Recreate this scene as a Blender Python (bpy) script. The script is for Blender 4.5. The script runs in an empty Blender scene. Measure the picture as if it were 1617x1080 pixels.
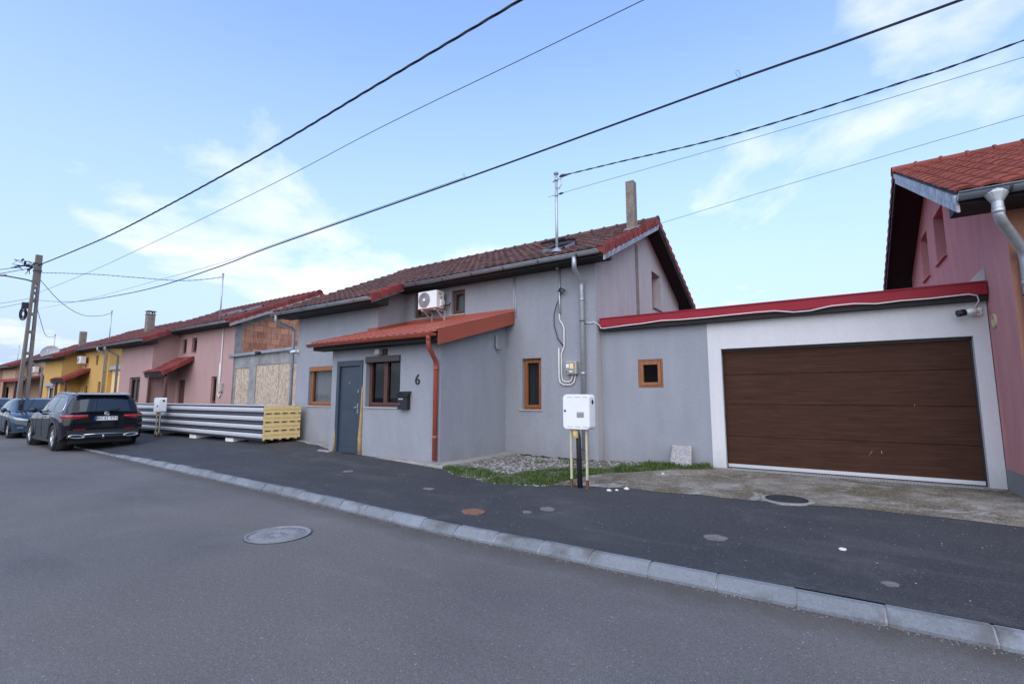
import bpy, bmesh, math, random
from mathutils import Vector, Matrix
R = math.radians
rnd = random.Random(7)
scene = bpy.context.scene
COL = scene.collection

# ------------------------------------------------------------------ helpers
WL = {}                                       # world location of each empty, so parts can be authored in world space

def tag(o, label=None, cat=None, group=None, kind=None):
    if label: o['label'] = label
    if cat: o['category'] = cat
    if group: o['group'] = group
    if kind: o['kind'] = kind
    return o

def thing(name, label, cat, loc=(0, 0, 0), group=None):
    o = bpy.data.objects.new(name, None)
    COL.objects.link(o)
    o.location = loc
    o.empty_display_size = 0.2
    WL[o] = Vector(loc)
    return tag(o, label, cat, group)

class MB:
    def __init__(s):
        s.v = []; s.f = []; s.m = []; s.sm = []
    def poly(s, pts, m=0, smooth=False):
        b = len(s.v)
        s.v += [tuple(p) for p in pts]
        s.f.append(tuple(range(b, b + len(pts)))); s.m.append(m); s.sm.append(smooth)
    def grid(s, rows, m=0, smooth=True, closeu=False):
        b = len(s.v); n = len(rows[0])
        for r in rows: s.v += [tuple(p) for p in r]
        for i in range(len(rows) - 1):
            for j in range(n if closeu else n - 1):
                k = (j + 1) % n
                s.f.append((b + i * n + j, b + i * n + k, b + (i + 1) * n + k, b + (i + 1) * n + j))
                s.m.append(m); s.sm.append(smooth)
    def hexa(s, p, m=0):
        b = len(s.v); s.v += [tuple(q) for q in p]
        for f in ((0, 3, 2, 1), (4, 5, 6, 7), (0, 1, 5, 4), (1, 2, 6, 5), (2, 3, 7, 6), (3, 0, 4, 7)):
            s.f.append(tuple(b + i for i in f)); s.m.append(m); s.sm.append(False)
    def box(s, x0, x1, y0, y1, z0, z1, m=0):
        s.hexa([(x0, y0, z0), (x1, y0, z0), (x1, y1, z0), (x0, y1, z0), (x0, y0, z1), (x1, y0, z1), (x1, y1, z1), (x0, y1, z1)], m)
    def bar(s, a, b, w, h, up=(0, 0, 1), m=0):
        a = Vector(a); b = Vector(b); d = (b - a).normalized(); up = Vector(up)
        x = d.cross(up).normalized() * (w / 2); z = x.cross(d).normalized() * (h / 2)
        s.hexa([a - x - z, a + x - z, b + x - z, b - x - z, a - x + z, a + x + z, b + x + z, b - x + z], m)
    def prism(s, prof, axis, a0, a1, m=0, smooth=False):
        # closed profile of 2-D points swept along an axis; the other two axes follow in order
        def P(q, a):
            if axis == 'x': return (a, q[0], q[1])
            if axis == 'y': return (q[0], a, q[1])
            return (q[0], q[1], a)
        b = len(s.v); n = len(prof)
        s.v += [P(q, a0) for q in prof] + [P(q, a1) for q in prof]
        s.f.append(tuple(range(b, b + n))); s.f.append(tuple(range(b + 2 * n - 1, b + n - 1, -1)))
        s.m += [m, m]; s.sm += [False, False]
        for i in range(n):
            j = (i + 1) % n
            s.f.append((b + i, b + j, b + n + j, b + n + i)); s.m.append(m); s.sm.append(smooth)
    def tube(s, pts, r, n=8, m=0, caps=True, smooth=True):
        pts = [Vector(p) for p in pts]
        rs = r if isinstance(r, (list, tuple)) else [r] * len(pts)
        b = len(s.v); prev = None
        for i, p in enumerate(pts):
            d = (pts[min(i + 1, len(pts) - 1)] - pts[max(i - 1, 0)])
            d = d.normalized() if d.length > 1e-9 else Vector((0, 0, 1))
            if prev is None:
                u = d.cross(Vector((0, 0, 1)) if abs(d.z) < .9 else Vector((1, 0, 0))).normalized()
            else:
                u = (prev - d * prev.dot(d)).normalized()
            prev = u; w = d.cross(u)
            for k in range(n):
                a = 2 * math.pi * k / n
                s.v.append(tuple(p + (u * math.cos(a) + w * math.sin(a)) * rs[i]))
        for i in range(len(pts) - 1):
            for k in range(n):
                k2 = (k + 1) % n
                s.f.append((b + i * n + k, b + i * n + k2, b + (i + 1) * n + k2, b + (i + 1) * n + k)); s.m.append(m); s.sm.append(smooth)
        if caps:
            s.f.append(tuple(b + k for k in range(n - 1, -1, -1))); s.m.append(m); s.sm.append(False)
            e = b + (len(pts) - 1) * n
            s.f.append(tuple(e + k for k in range(n))); s.m.append(m); s.sm.append(False)
    def cyl(s, c, r, h, axis='z', n=20, m=0, r2=None):
        c = Vector(c); d = {'x': Vector((1, 0, 0)), 'y': Vector((0, 1, 0)), 'z': Vector((0, 0, 1))}[axis]
        s.tube([c, c + d * h], [r, r if r2 is None else r2], n, m)
    def lathe(s, prof, c=(0, 0, 0), axis='z', n=24, m=0, smooth=True):
        rows = []
        for (r, h) in prof:
            row = []
            for k in range(n):
                a = 2 * math.pi * k / n; p, q = r * math.cos(a), r * math.sin(a)
                t = {'z': (p, q, h), 'y': (p, h, q), 'x': (h, p, q)}[axis]
                row.append((c[0] + t[0], c[1] + t[1], c[2] + t[2]))
            rows.append(row)
        s.grid(rows, m, smooth, closeu=True)
    def build(s, name, mat, parent=None, bevel=0.0, flip=None, recalc=True):
        me = bpy.data.meshes.new(name)
        o = Vector((0, 0, 0)); p = parent
        if p is not None and p in WL: o = WL[p]
        me.from_pydata([(a[0] - o.x, a[1] - o.y, a[2] - o.z) for a in s.v], [], s.f)
        mats = mat if isinstance(mat, (list, tuple)) else [mat]
        for k in mats: me.materials.append(k)
        me.polygons.foreach_set('material_index', s.m)
        me.polygons.foreach_set('use_smooth', s.sm)
        if recalc:
            bm = bmesh.new(); bm.from_mesh(me)
            bmesh.ops.recalc_face_normals(bm, faces=bm.faces)
            bm.to_mesh(me); bm.free()
        ob = bpy.data.objects.new(name, me); COL.objects.link(ob)
        if parent is not None:
            ob.parent = parent
            WL[ob] = o
        else:
            WL[ob] = Vector((0, 0, 0))
        if bevel:
            md = ob.modifiers.new('Bevel', 'BEVEL'); md.width = bevel; md.segments = 2; md.limit_method = 'ANGLE'; md.angle_limit = R(35)
        return ob

class Fr:
    """a wall plane: u along it, v up, w out of it"""
    def __init__(s, o, ux, n): s.o = Vector(o); s.ux = Vector(ux); s.n = Vector(n)
    def __call__(s, u, v, w=0.0): return s.o + s.ux * u + Vector((0, 0, v)) + s.n * w

def fbox(mb, fr, u0, u1, v0, v1, w0, w1, m=0):
    mb.hexa([fr(u0, v0, w0), fr(u1, v0, w0), fr(u1, v0, w1), fr(u0, v0, w1), fr(u0, v1, w0), fr(u1, v1, w0), fr(u1, v1, w1), fr(u0, v1, w1)], m)

def clip_poly(pts, clips):
    for (a, b, c) in clips:
        out = []
        for i in range(len(pts)):
            p, q = pts[i], pts[(i + 1) % len(pts)]
            dp, dq = a * p[0] + b * p[1] - c, a * q[0] + b * q[1] - c
            if dp <= 1e-9: out.append(p)
            if (dp < -1e-9 and dq > 1e-9) or (dp > 1e-9 and dq < -1e-9):
                t = dp / (dp - dq); out.append((p[0] + (q[0] - p[0]) * t, p[1] + (q[1] - p[1]) * t))
        pts = out
        if len(pts) < 3: return None
    return pts

def wallgrid(mb, fr, u0, u1, v0, v1, holes=(), clips=(), depth=.16, m=0, mr=None):
    us = sorted({u0, u1} | {h[0] for h in holes} | {h[1] for h in holes}); vs = sorted({v0, v1} | {h[2] for h in holes} | {h[3] for h in holes})
    for i in range(len(us) - 1):
        for j in range(len(vs) - 1):
            cu, cv = (us[i] + us[i + 1]) / 2, (vs[j] + vs[j + 1]) / 2
            if any(h[0] < cu < h[1] and h[2] < cv < h[3] for h in holes): continue
            p = clip_poly([(us[i], vs[j]), (us[i + 1], vs[j]), (us[i + 1], vs[j + 1]), (us[i], vs[j + 1])], clips)
            if p: mb.poly([fr(a, b) for a, b in p], m)
    k = m if mr is None else mr
    for (a, b, c, d) in holes:
        mb.poly([fr(a, c), fr(a, d), fr(a, d, -depth), fr(a, c, -depth)], k)
        mb.poly([fr(b, c), fr(b, d), fr(b, d, -depth), fr(b, c, -depth)], k)
        mb.poly([fr(a, d), fr(b, d), fr(b, d, -depth), fr(a, d, -depth)], k)
        mb.poly([fr(a, c), fr(b, c), fr(b, c, -depth), fr(a, c, -depth)], k)

def children(o): return [c for c in bpy.data.objects if c.parent == o]
def copy_tree(o, parent=None):
    c = o.copy(); COL.objects.link(c)
    if parent is not None: c.parent = parent
    for ch in children(o): copy_tree(ch, c)
    return c

def lerp(a, b, t): return a + (b - a) * t
def sstep(a, b, x):
    t = max(0., min(1., (x - a) / (b - a))); return t * t * (3 - 2 * t)
def interp(tab, x):
    if x <= tab[0][0]: return tab[0][1] + (tab[1][1] - tab[0][1]) * (x - tab[0][0]) / (tab[1][0] - tab[0][0])
    for (a, p), (b, q) in zip(tab, tab[1:]):
        if x <= b: return p + (q - p) * (x - a) / (b - a)
    return tab[-1][1]

# ------------------------------------------------------------------ materials
def mat(name, col, rough=.7, metal=0., spec=.5, var=0., vscale=3., bump=0., bscale=60., stretch=None, grime=None, islands=0., coat=0., fine=0., fscale=120.):
    """principled paint with optional large blotches (var), fine grain, bump and per-piece variation"""
    m = bpy.data.materials.new(name); m.use_nodes = True
    nt = m.node_tree; N = nt.nodes; L = nt.links
    b = N['Principled BSDF']
    b.inputs['Roughness'].default_value = rough; b.inputs['Metallic'].default_value = metal
    b.inputs['Specular IOR Level'].default_value = spec; b.inputs['Coat Weight'].default_value = coat
    b.inputs['Base Color'].default_value = (*col, 1)
    if not (var or bump or islands or grime or fine): return m
    tc = N.new('ShaderNodeTexCoord'); src = tc.outputs['Object']
    if stretch:
        mp = N.new('ShaderNodeMapping'); mp.inputs['Scale'].default_value = stretch
        L.new(src, mp.inputs['Vector']); st = mp.outputs['Vector']
    else: st = src
    c = None
    def rgb(cc):
        n = N.new('ShaderNodeRGB'); n.outputs[0].default_value = (*cc, 1); return n.outputs[0]
    c = rgb(col)
    def mulby(c, fac, lo, hi):
        mr = N.new('ShaderNodeMapRange'); mr.inputs['From Min'].default_value = .3; mr.inputs['From Max'].default_value = .7
        mr.inputs['To Min'].default_value = lo; mr.inputs['To Max'].default_value = hi
        L.new(fac, mr.inputs['Value'])
        mx = N.new('ShaderNodeVectorMath'); mx.operation = 'SCALE'
        L.new(c, mx.inputs[0]); L.new(mr.outputs[0], mx.inputs['Scale']); return mx.outputs[0]
    if var:
        n = N.new('ShaderNodeTexNoise'); n.inputs['Scale'].default_value = vscale; n.inputs['Detail'].default_value = 6; n.inputs['Roughness'].default_value = .6
        L.new(st, n.inputs['Vector']); c = mulby(c, n.outputs[0], 1 - var, 1 + var)
    if fine:
        n = N.new('ShaderNodeTexNoise'); n.inputs['Scale'].default_value = fscale; n.inputs['Detail'].default_value = 3
        L.new(st, n.inputs['Vector']); c = mulby(c, n.outputs[0], 1 - fine, 1 + fine)
    if islands:
        g = N.new('ShaderNodeNewGeometry'); mr = N.new('ShaderNodeMapRange')
        mr.inputs['To Min'].default_value = 1 - islands; mr.inputs['To Max'].default_value = 1 + islands
        L.new(g.outputs['Random Per Island'], mr.inputs['Value'])
        mx = N.new('ShaderNodeVectorMath'); mx.operation = 'SCALE'
        L.new(c, mx.inputs[0]); L.new(mr.outputs[0], mx.inputs['Scale']); c = mx.outputs[0]
    if grime:
        # (colour, scale, threshold): stains with a shape of their own
        gc, gs, th = grime
        n = N.new('ShaderNodeTexNoise'); n.inputs['Scale'].default_value = gs; n.inputs['Detail'].default_value = 8; n.inputs['Roughness'].default_value = .65
        L.new(src, n.inputs['Vector'])
        rp = N.new('ShaderNodeMapRange'); rp.inputs['From Min'].default_value = th; rp.inputs['From Max'].default_value = th + .18
        L.new(n.outputs[0], rp.inputs['Value'])
        mx = N.new('ShaderNodeMix'); mx.data_type = 'RGBA'
        L.new(rp.outputs[0], mx.inputs[0]); L.new(c, mx.inputs[6]); mx.inputs[7].default_value = (*gc, 1); c = mx.outputs[2]
    L.new(c, b.inputs['Base Color'])
    if bump:
        n = N.new('ShaderNodeTexNoise'); n.inputs['Scale'].default_value = bscale; n.inputs['Detail'].default_value = 4
        L.new(st, n.inputs['Vector'])
        bp = N.new('ShaderNodeBump'); bp.inputs['Strength'].default_value = bump; bp.inputs['Distance'].default_value = .02
        L.new(n.outputs[0], bp.inputs['Height']); L.new(bp.outputs[0], b.inputs['Normal'])
    return m

def plaster(name, col, var=.06): return mat(name, col, .9, spec=.2, var=var, vscale=1.1, fine=.07 if var > .04 else .03, fscale=22, bump=.35 if var > .04 else .15, bscale=26, stretch=(3.2, 3.2, .8))

def plaster_stained(name, col, foot=.6, amount=.3, var=.06):
    """scratched render with splash-back dirt near its foot and faint runs below it"""
    m = plaster(name, col, var)
    nt = m.node_tree; N = nt.nodes; L = nt.links; b = N['Principled BSDF']
    old = b.inputs['Base Color'].links[0].from_socket
    g = N.new('ShaderNodeNewGeometry'); sp = N.new('ShaderNodeSeparateXYZ'); L.new(g.outputs['Position'], sp.inputs[0])
    n = N.new('ShaderNodeTexNoise'); n.inputs['Scale'].default_value = 2.2; n.inputs['Detail'].default_value = 7
    L.new(g.outputs['Position'], n.inputs['Vector'])
    ma = N.new('ShaderNodeMath'); ma.operation = 'MULTIPLY_ADD'; ma.inputs[1].default_value = 1.1; L.new(n.outputs[0], ma.inputs[0]); L.new(sp.outputs['Z'], ma.inputs[2])
    mr = N.new('ShaderNodeMapRange'); mr.inputs['From Min'].default_value = foot + .30; mr.inputs['From Max'].default_value = foot + .85
    mr.inputs['To Min'].default_value = amount; mr.inputs['To Max'].default_value = 0.
    L.new(ma.outputs[0], mr.inputs['Value'])
    mx = N.new('ShaderNodeMix'); mx.data_type = 'RGBA'; L.new(mr.outputs[0], mx.inputs[0]); L.new(old, mx.inputs[6]); mx.inputs[7].default_value = (.16, .14, .12, 1)
    L.new(mx.outputs[2], b.inputs['Base Color'])
    return m

def wood_panel(name, c1, c2):
    m = bpy.data.materials.new(name); m.use_nodes = True; nt = m.node_tree; N = nt.nodes; L = nt.links; b = N['Principled BSDF']
    tc = N.new('ShaderNodeTexCoord'); mp = N.new('ShaderNodeMapping'); mp.inputs['Scale'].default_value = (1.2, 1, 16); L.new(tc.outputs['Object'], mp.inputs['Vector'])
    n = N.new('ShaderNodeTexNoise'); n.inputs['Scale'].default_value = 1.6; n.inputs['Detail'].default_value = 8; n.inputs['Roughness'].default_value = .62; n.inputs['Distortion'].default_value = .7
    L.new(mp.outputs[0], n.inputs['Vector'])
    cr = N.new('ShaderNodeValToRGB'); cr.color_ramp.elements[0].position = .34; cr.color_ramp.elements[1].position = .68
    cr.color_ramp.elements[0].color = (*c1, 1); cr.color_ramp.elements[1].color = (*c2, 1)
    L.new(n.outputs[0], cr.inputs[0]); L.new(cr.outputs[0], b.inputs['Base Color']); b.inputs['Roughness'].default_value = .6
    b.inputs['Specular IOR Level'].default_value = .1
    return m

def glass(name, tint=(.02, .025, .03), refl=.35):
    m = bpy.data.materials.new(name); m.use_nodes = True; nt = m.node_tree; N = nt.nodes; L = nt.links
    N.remove(N['Principled BSDF']); out = N['Material Output']
    tr = N.new('ShaderNodeBsdfTransparent'); tr.inputs[0].default_value = (*tint, 1)
    gl = N.new('ShaderNodeBsdfGlossy'); gl.inputs['Roughness'].default_value = .02
    lw = N.new('ShaderNodeLayerWeight'); lw.inputs['Blend'].default_value = .35
    mr = N.new('ShaderNodeMapRange'); mr.inputs['To Min'].default_value = refl * .35; mr.inputs['To Max'].default_value = min(1, refl * 2.2)
    L.new(lw.outputs['Fresnel'], mr.inputs['Value'])
    mx = N.new('ShaderNodeMixShader'); L.new(mr.outputs[0], mx.inputs[0]); L.new(tr.outputs[0], mx.inputs[1]); L.new(gl.outputs[0], mx.inputs[2])
    L.new(mx.outputs[0], out.inputs['Surface'])
    return m

M = {}
def mk():
    M['grey'] = plaster_stained('grey_render', (.268, .279, .306), .35, .28, .065)
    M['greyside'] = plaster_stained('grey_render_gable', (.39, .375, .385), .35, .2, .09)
    M['white'] = plaster_stained('white_render', (.57, .565, .57), .3, .3, .035)
    M['pinkr'] = plaster_stained('pink_render', (.57, .262, .258), .6, .22, .1)
    M['peach'] = plaster('peach_render', (.31, .145, .098))
    M['plinth'] = plaster('plinth_render', (.235, .24, .24))
    M['pink'] = plaster_stained('dusty_pink_render', (.40, .258, .245), .4, .2)
    M['yellow'] = plaster_stained('yellow_render', (.52, .315, .105), .4, .2)
    M['paleyellow'] = plaster('pale_yellow_render', (.72, .5, .25))
    M['tan'] = plaster_stained('tan_render', (.47, .31, .205), .4, .2)
    M['cement'] = mat('raw_cement', (.235, .235, .235), .95, var=.35, vscale=2.2, bump=.6, bscale=18, fine=.12, fscale=40)
    M['tile_old'] = mat('weathered_clay_tile', (.094, .048, .042), .85, spec=.15, var=.28, vscale=1.4, islands=.3, fine=.2, fscale=30, grime=((.075, .062, .045), 3.0, .55))
    M['tile_red'] = mat('red_clay_tile', (.185, .042, .038), .8, spec=.15, var=.2, vscale=3, islands=.3)
    M['tile_new'] = mat('orange_red_clay_tile', (.205, .056, .039), .85, spec=.12, var=.14, vscale=2.5, islands=.2, fine=.12, fscale=30)
    M['tile_far'] = mat('brown_red_clay_tile', (.115, .043, .038), .85, spec=.15, var=.2, vscale=1.5, islands=.28)
    M['sheet_red'] = mat('red_coated_sheet', (.30, .070, .042), .42, spec=.35, var=.08, vscale=2)
    M['fascia'] = mat('wine_red_sheet', (.25, .016, .028), .5, spec=.18, var=.07, vscale=1.2)
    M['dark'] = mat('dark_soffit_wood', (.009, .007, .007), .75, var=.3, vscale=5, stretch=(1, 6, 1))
    M['black'] = mat('black_plastic', (.012, .012, .014), .45)
    M['zinc'] = mat('zinc_sheet', (.29, .315, .345), .5, metal=.5, var=.14, vscale=4)
    M['zincboard'] = mat('zinc_clad_board', (.30, .32, .36), .55, metal=.4, var=.55, vscale=9, stretch=(1, 1, .5))
    M['clip'] = mat('gutter_clip', (.06, .07, .08), .5, metal=.4)
    M['woodf'] = mat('golden_oak_frame', (.245, .09, .03), .45, var=.25, vscale=6, stretch=(3, 3, .6))
    M['woodd'] = mat('dark_walnut_frame', (.085, .036, .028), .45, var=.25, vscale=6, stretch=(3, 3, .6))
    M['shutterbox'] = mat('brown_shutter_box', (.05, .034, .033), .45)
    M['sill'] = mat('pale_sill', (.40, .36, .34), .7)
    M['curtain'] = mat('net_curtain', (.30, .30, .29), .9)
    M['curtain2'] = mat('teal_grey_curtain', (.27, .33, .33), .9)
    M['blind'] = mat('dark_blind', (.05, .05, .052), .8)
    M['interior'] = mat('dim_room', (.014, .014, .017), .9)
    M['glass'] = glass('window_glass', (.62, .64, .66), .04)
    M['glassd'] = glass('dark_window_glass', (.4, .42, .45), .025)
    M['gdoor'] = wood_panel('garage_woodgrain', (.038, .0170, .0107), (.066, .0300, .0195))
    M['door'] = mat('slate_blue_door', (.034, .048, .068), .42, var=.12, vscale=2, grime=((.07, .065, .06), 2.5, .66))
    M['alu'] = mat('aluminium_strip', (.55, .56, .58), .4, metal=.6)
    M['steel'] = mat('brushed_steel', (.5, .5, .5), .3, metal=1.)
    M['galv'] = mat('galvanised_pipe', (.42, .44, .46), .45, metal=.6, var=.15, vscale=8)
    M['foam'] = mat('old_pu_foam', (.80, .59, .26), .9, var=.12, vscale=12, bump=.3, bscale=50)
    M['conc'] = mat('weathered_concrete', (.27, .255, .235), .95, var=.25, vscale=5, bump=.4, bscale=40, grime=((.09, .085, .075), 4.0, .56))
    M['concpole'] = mat('pole_concrete', (.165, .145, .13), .9, var=.18, vscale=4, bump=.3, bscale=30)
    M['chim'] = mat('stained_chimney_concrete', (.19, .16, .13), .95, var=.3, vscale=7, bump=.4, bscale=30, grime=((.04, .036, .03), 5.0, .6))
    M['kerb'] = mat('kerb_concrete', (.165, .18, .197), .85, var=.14, vscale=4, fine=.14, fscale=60, bump=.25, bscale=70, islands=.16, grime=((.095, .092, .088), 3.4, .51))
    M['mortar'] = mat('kerb_mortar', (.24, .24, .25), .95, var=.2, vscale=10)
    M['iron'] = mat('cast_iron_cover', (.035, .037, .042), .55, metal=.4, var=.2, vscale=12)
    M['ironroad'] = mat('worn_road_cover', (.185, .185, .19), .6, var=.2, vscale=9, bump=.4, bscale=40)
    M['rust'] = mat('rusty_cover', (.17, .085, .055), .9, var=.35, vscale=18, bump=.3, bscale=60)
    M['paleconc'] = mat('pale_concrete_collar', (.215, .208, .196), .95, var=.25, vscale=9, bump=.4, bscale=50)
    M['spot'] = mat('worn_pale_spot', (.135, .128, .128), .95, var=.35, vscale=14, bump=.4, bscale=50)
    M['whitebox'] = mat('white_polyester_box', (.72, .72, .72), .45, var=.04, vscale=5)
    M['cream'] = mat('cream_painted_steel', (.46, .42, .31), .6, var=.12, vscale=9, grime=((.16, .07, .03), 6.0, .66))
    M['rustpaint'] = mat('rusted_foot', (.12, .05, .025), .9, var=.3, vscale=20)
    M['white'+'metal'] = mat('white_coated_sheet', (.47, .475, .49), .4, var=.05, vscale=4)
    M['gapshade'] = mat('dark_blue_gap_shade', (.014, .018, .03), .5)  # near-black colour standing in for the shade in the panel gaps
    M['whitepl'] = mat('white_plastic', (.74, .74, .73), .4, var=.04, vscale=8)
    M['greypl'] = mat('grey_plastic_grille', (.3, .3, .31), .5)
    M['meterglass'] = mat('meter_cover', (.25, .26, .24), .25)
    M['cable'] = mat('black_cable', (.018, .021, .028), .6)
    M['cableblue'] = mat('steel_grey_cable', (.075, .1, .125), .6)
    M['whitecable'] = mat('white_cable', (.62, .6, .58), .6)
    M['stone'] = mat('terrazzo_slab', (.30, .29, .29), .9, fine=.6, fscale=75, var=.1, vscale=20)
    M['rubble'] = mat('white_rubble', (.62, .6, .57), .95, islands=.25)
    M['expand'] = mat('expanding_foam', (.36, .235, .1), .9, var=.25, vscale=14, bump=.5, bscale=40)
    M['soil'] = mat('bare_soil', (.105, .09, .072), .98, var=.3, vscale=6, fine=.3, fscale=40, bump=.6, bscale=30)
mk()
def nodes(name):
    m = bpy.data.materials.new(name); m.use_nodes = True; nt = m.node_tree
    return m, nt.nodes, nt.links, nt.nodes['Principled BSDF']
def noise(N, L, src, scale, detail=5, rough=.6, dist=0.):
    n = N.new('ShaderNodeTexNoise'); n.inputs['Scale'].default_value = scale; n.inputs['Detail'].default_value = detail
    n.inputs['Roughness'].default_value = rough; n.inputs['Distortion'].default_value = dist
    L.new(src, n.inputs['Vector']); return n.outputs[0]
def ramp(N, L, fac, a, b, c1, c2):
    r = N.new('ShaderNodeValToRGB'); r.color_ramp.elements[0].position = a; r.color_ramp.elements[1].position = b
    r.color_ramp.elements[0].color = (*c1, 1); r.color_ramp.elements[1].color = (*c2, 1)
    L.new(fac, r.inputs[0]); return r.outputs[0]
def mixc(N, L, fac, a, b, mode='MIX'):
    x = N.new('ShaderNodeMix'); x.data_type = 'RGBA'; x.blend_type = mode
    if isinstance(fac, (int, float)): x.inputs[0].default_value = fac
    else: L.new(fac, x.inputs[0])
    for s, v in ((6, a), (7, b)):
        if isinstance(v, tuple): x.inputs[s].default_value = (*v, 1)
        else: L.new(v, x.inputs[s])
    return x.outputs[2]
def maprange(N, L, v, a, b, c=0., d=1.):
    r = N.new('ShaderNodeMapRange'); r.inputs['From Min'].default_value = a; r.inputs['From Max'].default_value = b
    r.inputs['To Min'].default_value = c; r.inputs['To Max'].default_value = d
    L.new(v, r.inputs['Value']); return r.outputs[0]
def bumpn(N, L, b, h, strength, dist=.01):
    p = N.new('ShaderNodeBump'); p.inputs['Strength'].default_value = strength; p.inputs['Distance'].default_value = dist
    L.new(h, p.inputs['Height']); L.new(p.outputs[0], b.inputs['Normal'])

def asphalt(name, c_lo, c_hi, speck, rough, grain=150, patches=.2, warm=None, gl=1., gutter=False):
    m, N, L, b = nodes(name)
    tc = N.new('ShaderNodeTexCoord').outputs['Object']
    big = noise(N, L, tc, .45, 5, .6)
    c = ramp(N, L, big, .3, .7, c_lo, c_hi)
    if warm:                                            # broad worn lanes of a browner binder
        w = noise(N, L, tc, .23, 3, .5)
        c = mixc(N, L, maprange(N, L, w, .45, .65, 0, .55), c, warm)
    g = noise(N, L, tc, grain, 2, .7)
    c = mixc(N, L, 1., c, ramp(N, L, g, .3, .7, (1 - .45 * gl,) * 3, (1 + .45 * gl,) * 3), 'MULTIPLY')
    g2 = noise(N, L, tc, grain * .33, 3, .7)
    c = mixc(N, L, 1., c, ramp(N, L, g2, .3, .7, (1 - .2 * gl,) * 3, (1 + .2 * gl,) * 3), 'MULTIPLY')
    s = noise(N, L, tc, grain * .55, 1, .5)
    c = mixc(N, L, maprange(N, L, s, .69, .75), c, speck)
    sm = N.new('ShaderNodeMapping'); sm.inputs['Scale'].default_value = (.55, 2.2, 1); sm.inputs['Rotation'].default_value = (0, 0, .12); L.new(tc, sm.inputs['Vector'])
    c = mixc(N, L, maprange(N, L, noise(N, L, sm.outputs[0], 1.1, 6, .65, .3), .52, .72, 0, patches * .9), c, speck)       # scuffed, dusty smears along the street
    pt = noise(N, L, tc, 1.6, 7, .7, .4)
    c = mixc(N, L, maprange(N, L, pt, .54, .74, 0, patches), c, speck)
    if gutter:                                          # washed-in brown dirt along the kerb, ragged
        at = N.new('ShaderNodeAttribute'); at.attribute_name = 'kerb_distance'
        m1 = N.new('ShaderNodeMath'); m1.operation = 'MULTIPLY_ADD'; m1.inputs[1].default_value = -.55; L.new(noise(N, L, tc, 3.5, 7, .7), m1.inputs[0]); L.new(at.outputs['Fac'], m1.inputs[2])
        c = mixc(N, L, maprange(N, L, m1.outputs[0], -.26, .12, .8, 0.), c, (.060, .050, .040))
    L.new(c, b.inputs['Base Color'])
    b.inputs['Roughness'].default_value = rough; b.inputs['Specular IOR Level'].default_value = .35
    bumpn(N, L, b, g, .5, .006)
    return m
M['road'] = asphalt('grey_road_asphalt', (.086, .082, .082), (.130, .124, .121), (.26, .26, .26), .82, 95, .10, (.122, .110, .100), .8, True)
M['walk'] = asphalt('dark_new_asphalt', (.030, .031, .035), (.046, .046, .050), (.135, .13, .127), .72, 110, .28)

def drive():
    m, N, L, b = nodes('mossy_old_concrete')
    tc = N.new('ShaderNodeTexCoord').outputs['Object']
    c = ramp(N, L, noise(N, L, tc, 3.2, 8, .7), .38, .62, (.120, .102, .076), (.24, .215, .178))
    c = mixc(N, L, maprange(N, L, noise(N, L, tc, .95, 7, .7), .44, .56, 0, .9), c, (.085, .066, .030))      # moss and mud
    c = mixc(N, L, maprange(N, L, noise(N, L, tc, 1.9, 9, .75, .8), .54, .62, 0, .85), c, (.29, .28, .265))        # scoured patches
    c = mixc(N, L, maprange(N, L, noise(N, L, tc, 34, 4, .7), .57, .67, 0, .9), c, (.46, .45, .43))             # exposed pale aggregate
    c = mixc(N, L, maprange(N, L, noise(N, L, tc, 21, 4, .7), .57, .67, 0, .9), c, (.05, .045, .035))
    L.new(c, b.inputs['Base Color']); b.inputs['Roughness'].default_value = .95
    bumpn(N, L, b, noise(N, L, tc, 30, 5, .7), .7, .012)
    return m
M['drive'] = drive()

def brick():
    m, N, L, b = nodes('hollow_clay_block')
    tc = N.new('ShaderNodeTexCoord'); sp = N.new('ShaderNodeSeparateXYZ'); L.new(tc.outputs['Object'], sp.inputs[0])
    cb = N.new('ShaderNodeCombineXYZ'); L.new(sp.outputs['Y'], cb.inputs[0]); L.new(sp.outputs['Z'], cb.inputs[1])
    br = N.new('ShaderNodeTexBrick'); L.new(cb.outputs[0], br.inputs['Vector'])
    br.inputs['Scale'].default_value = 1.; br.inputs['Brick Width'].default_value = .38; br.inputs['Row Height'].default_value = .25; br.inputs['Mortar Size'].default_value = .012
    br.inputs['Color1'].default_value = (.30, .10, .05, 1); br.inputs['Color2'].default_value = (.62, .28, .165, 1); br.inputs['Mortar'].default_value = (.15, .12, .1, 1)
    br.inputs['Bias'].default_value = -.1
    mp = N.new('ShaderNodeMapping'); mp.inputs['Scale'].default_value = (1, 22, 1.2); L.new(tc.outputs['Object'], mp.inputs['Vector'])
    fl = noise(N, L, mp.outputs[0], 1.6, 3, .6)
    c = mixc(N, L, maprange(N, L, fl, .50, .66, 0, .7), br.outputs['Color'], (.56, .38, .30))
    c = mixc(N, L, maprange(N, L, noise(N, L, tc.outputs['Object'], 3, 6, .7), .6, .75, 0, .7), c, (.30, .25, .22))
    L.new(c, b.inputs['Base Color']); b.inputs['Roughness'].default_value = .9
    bumpn(N, L, b, fl, .6, .02)
    return m
M['brick'] = brick()

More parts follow.
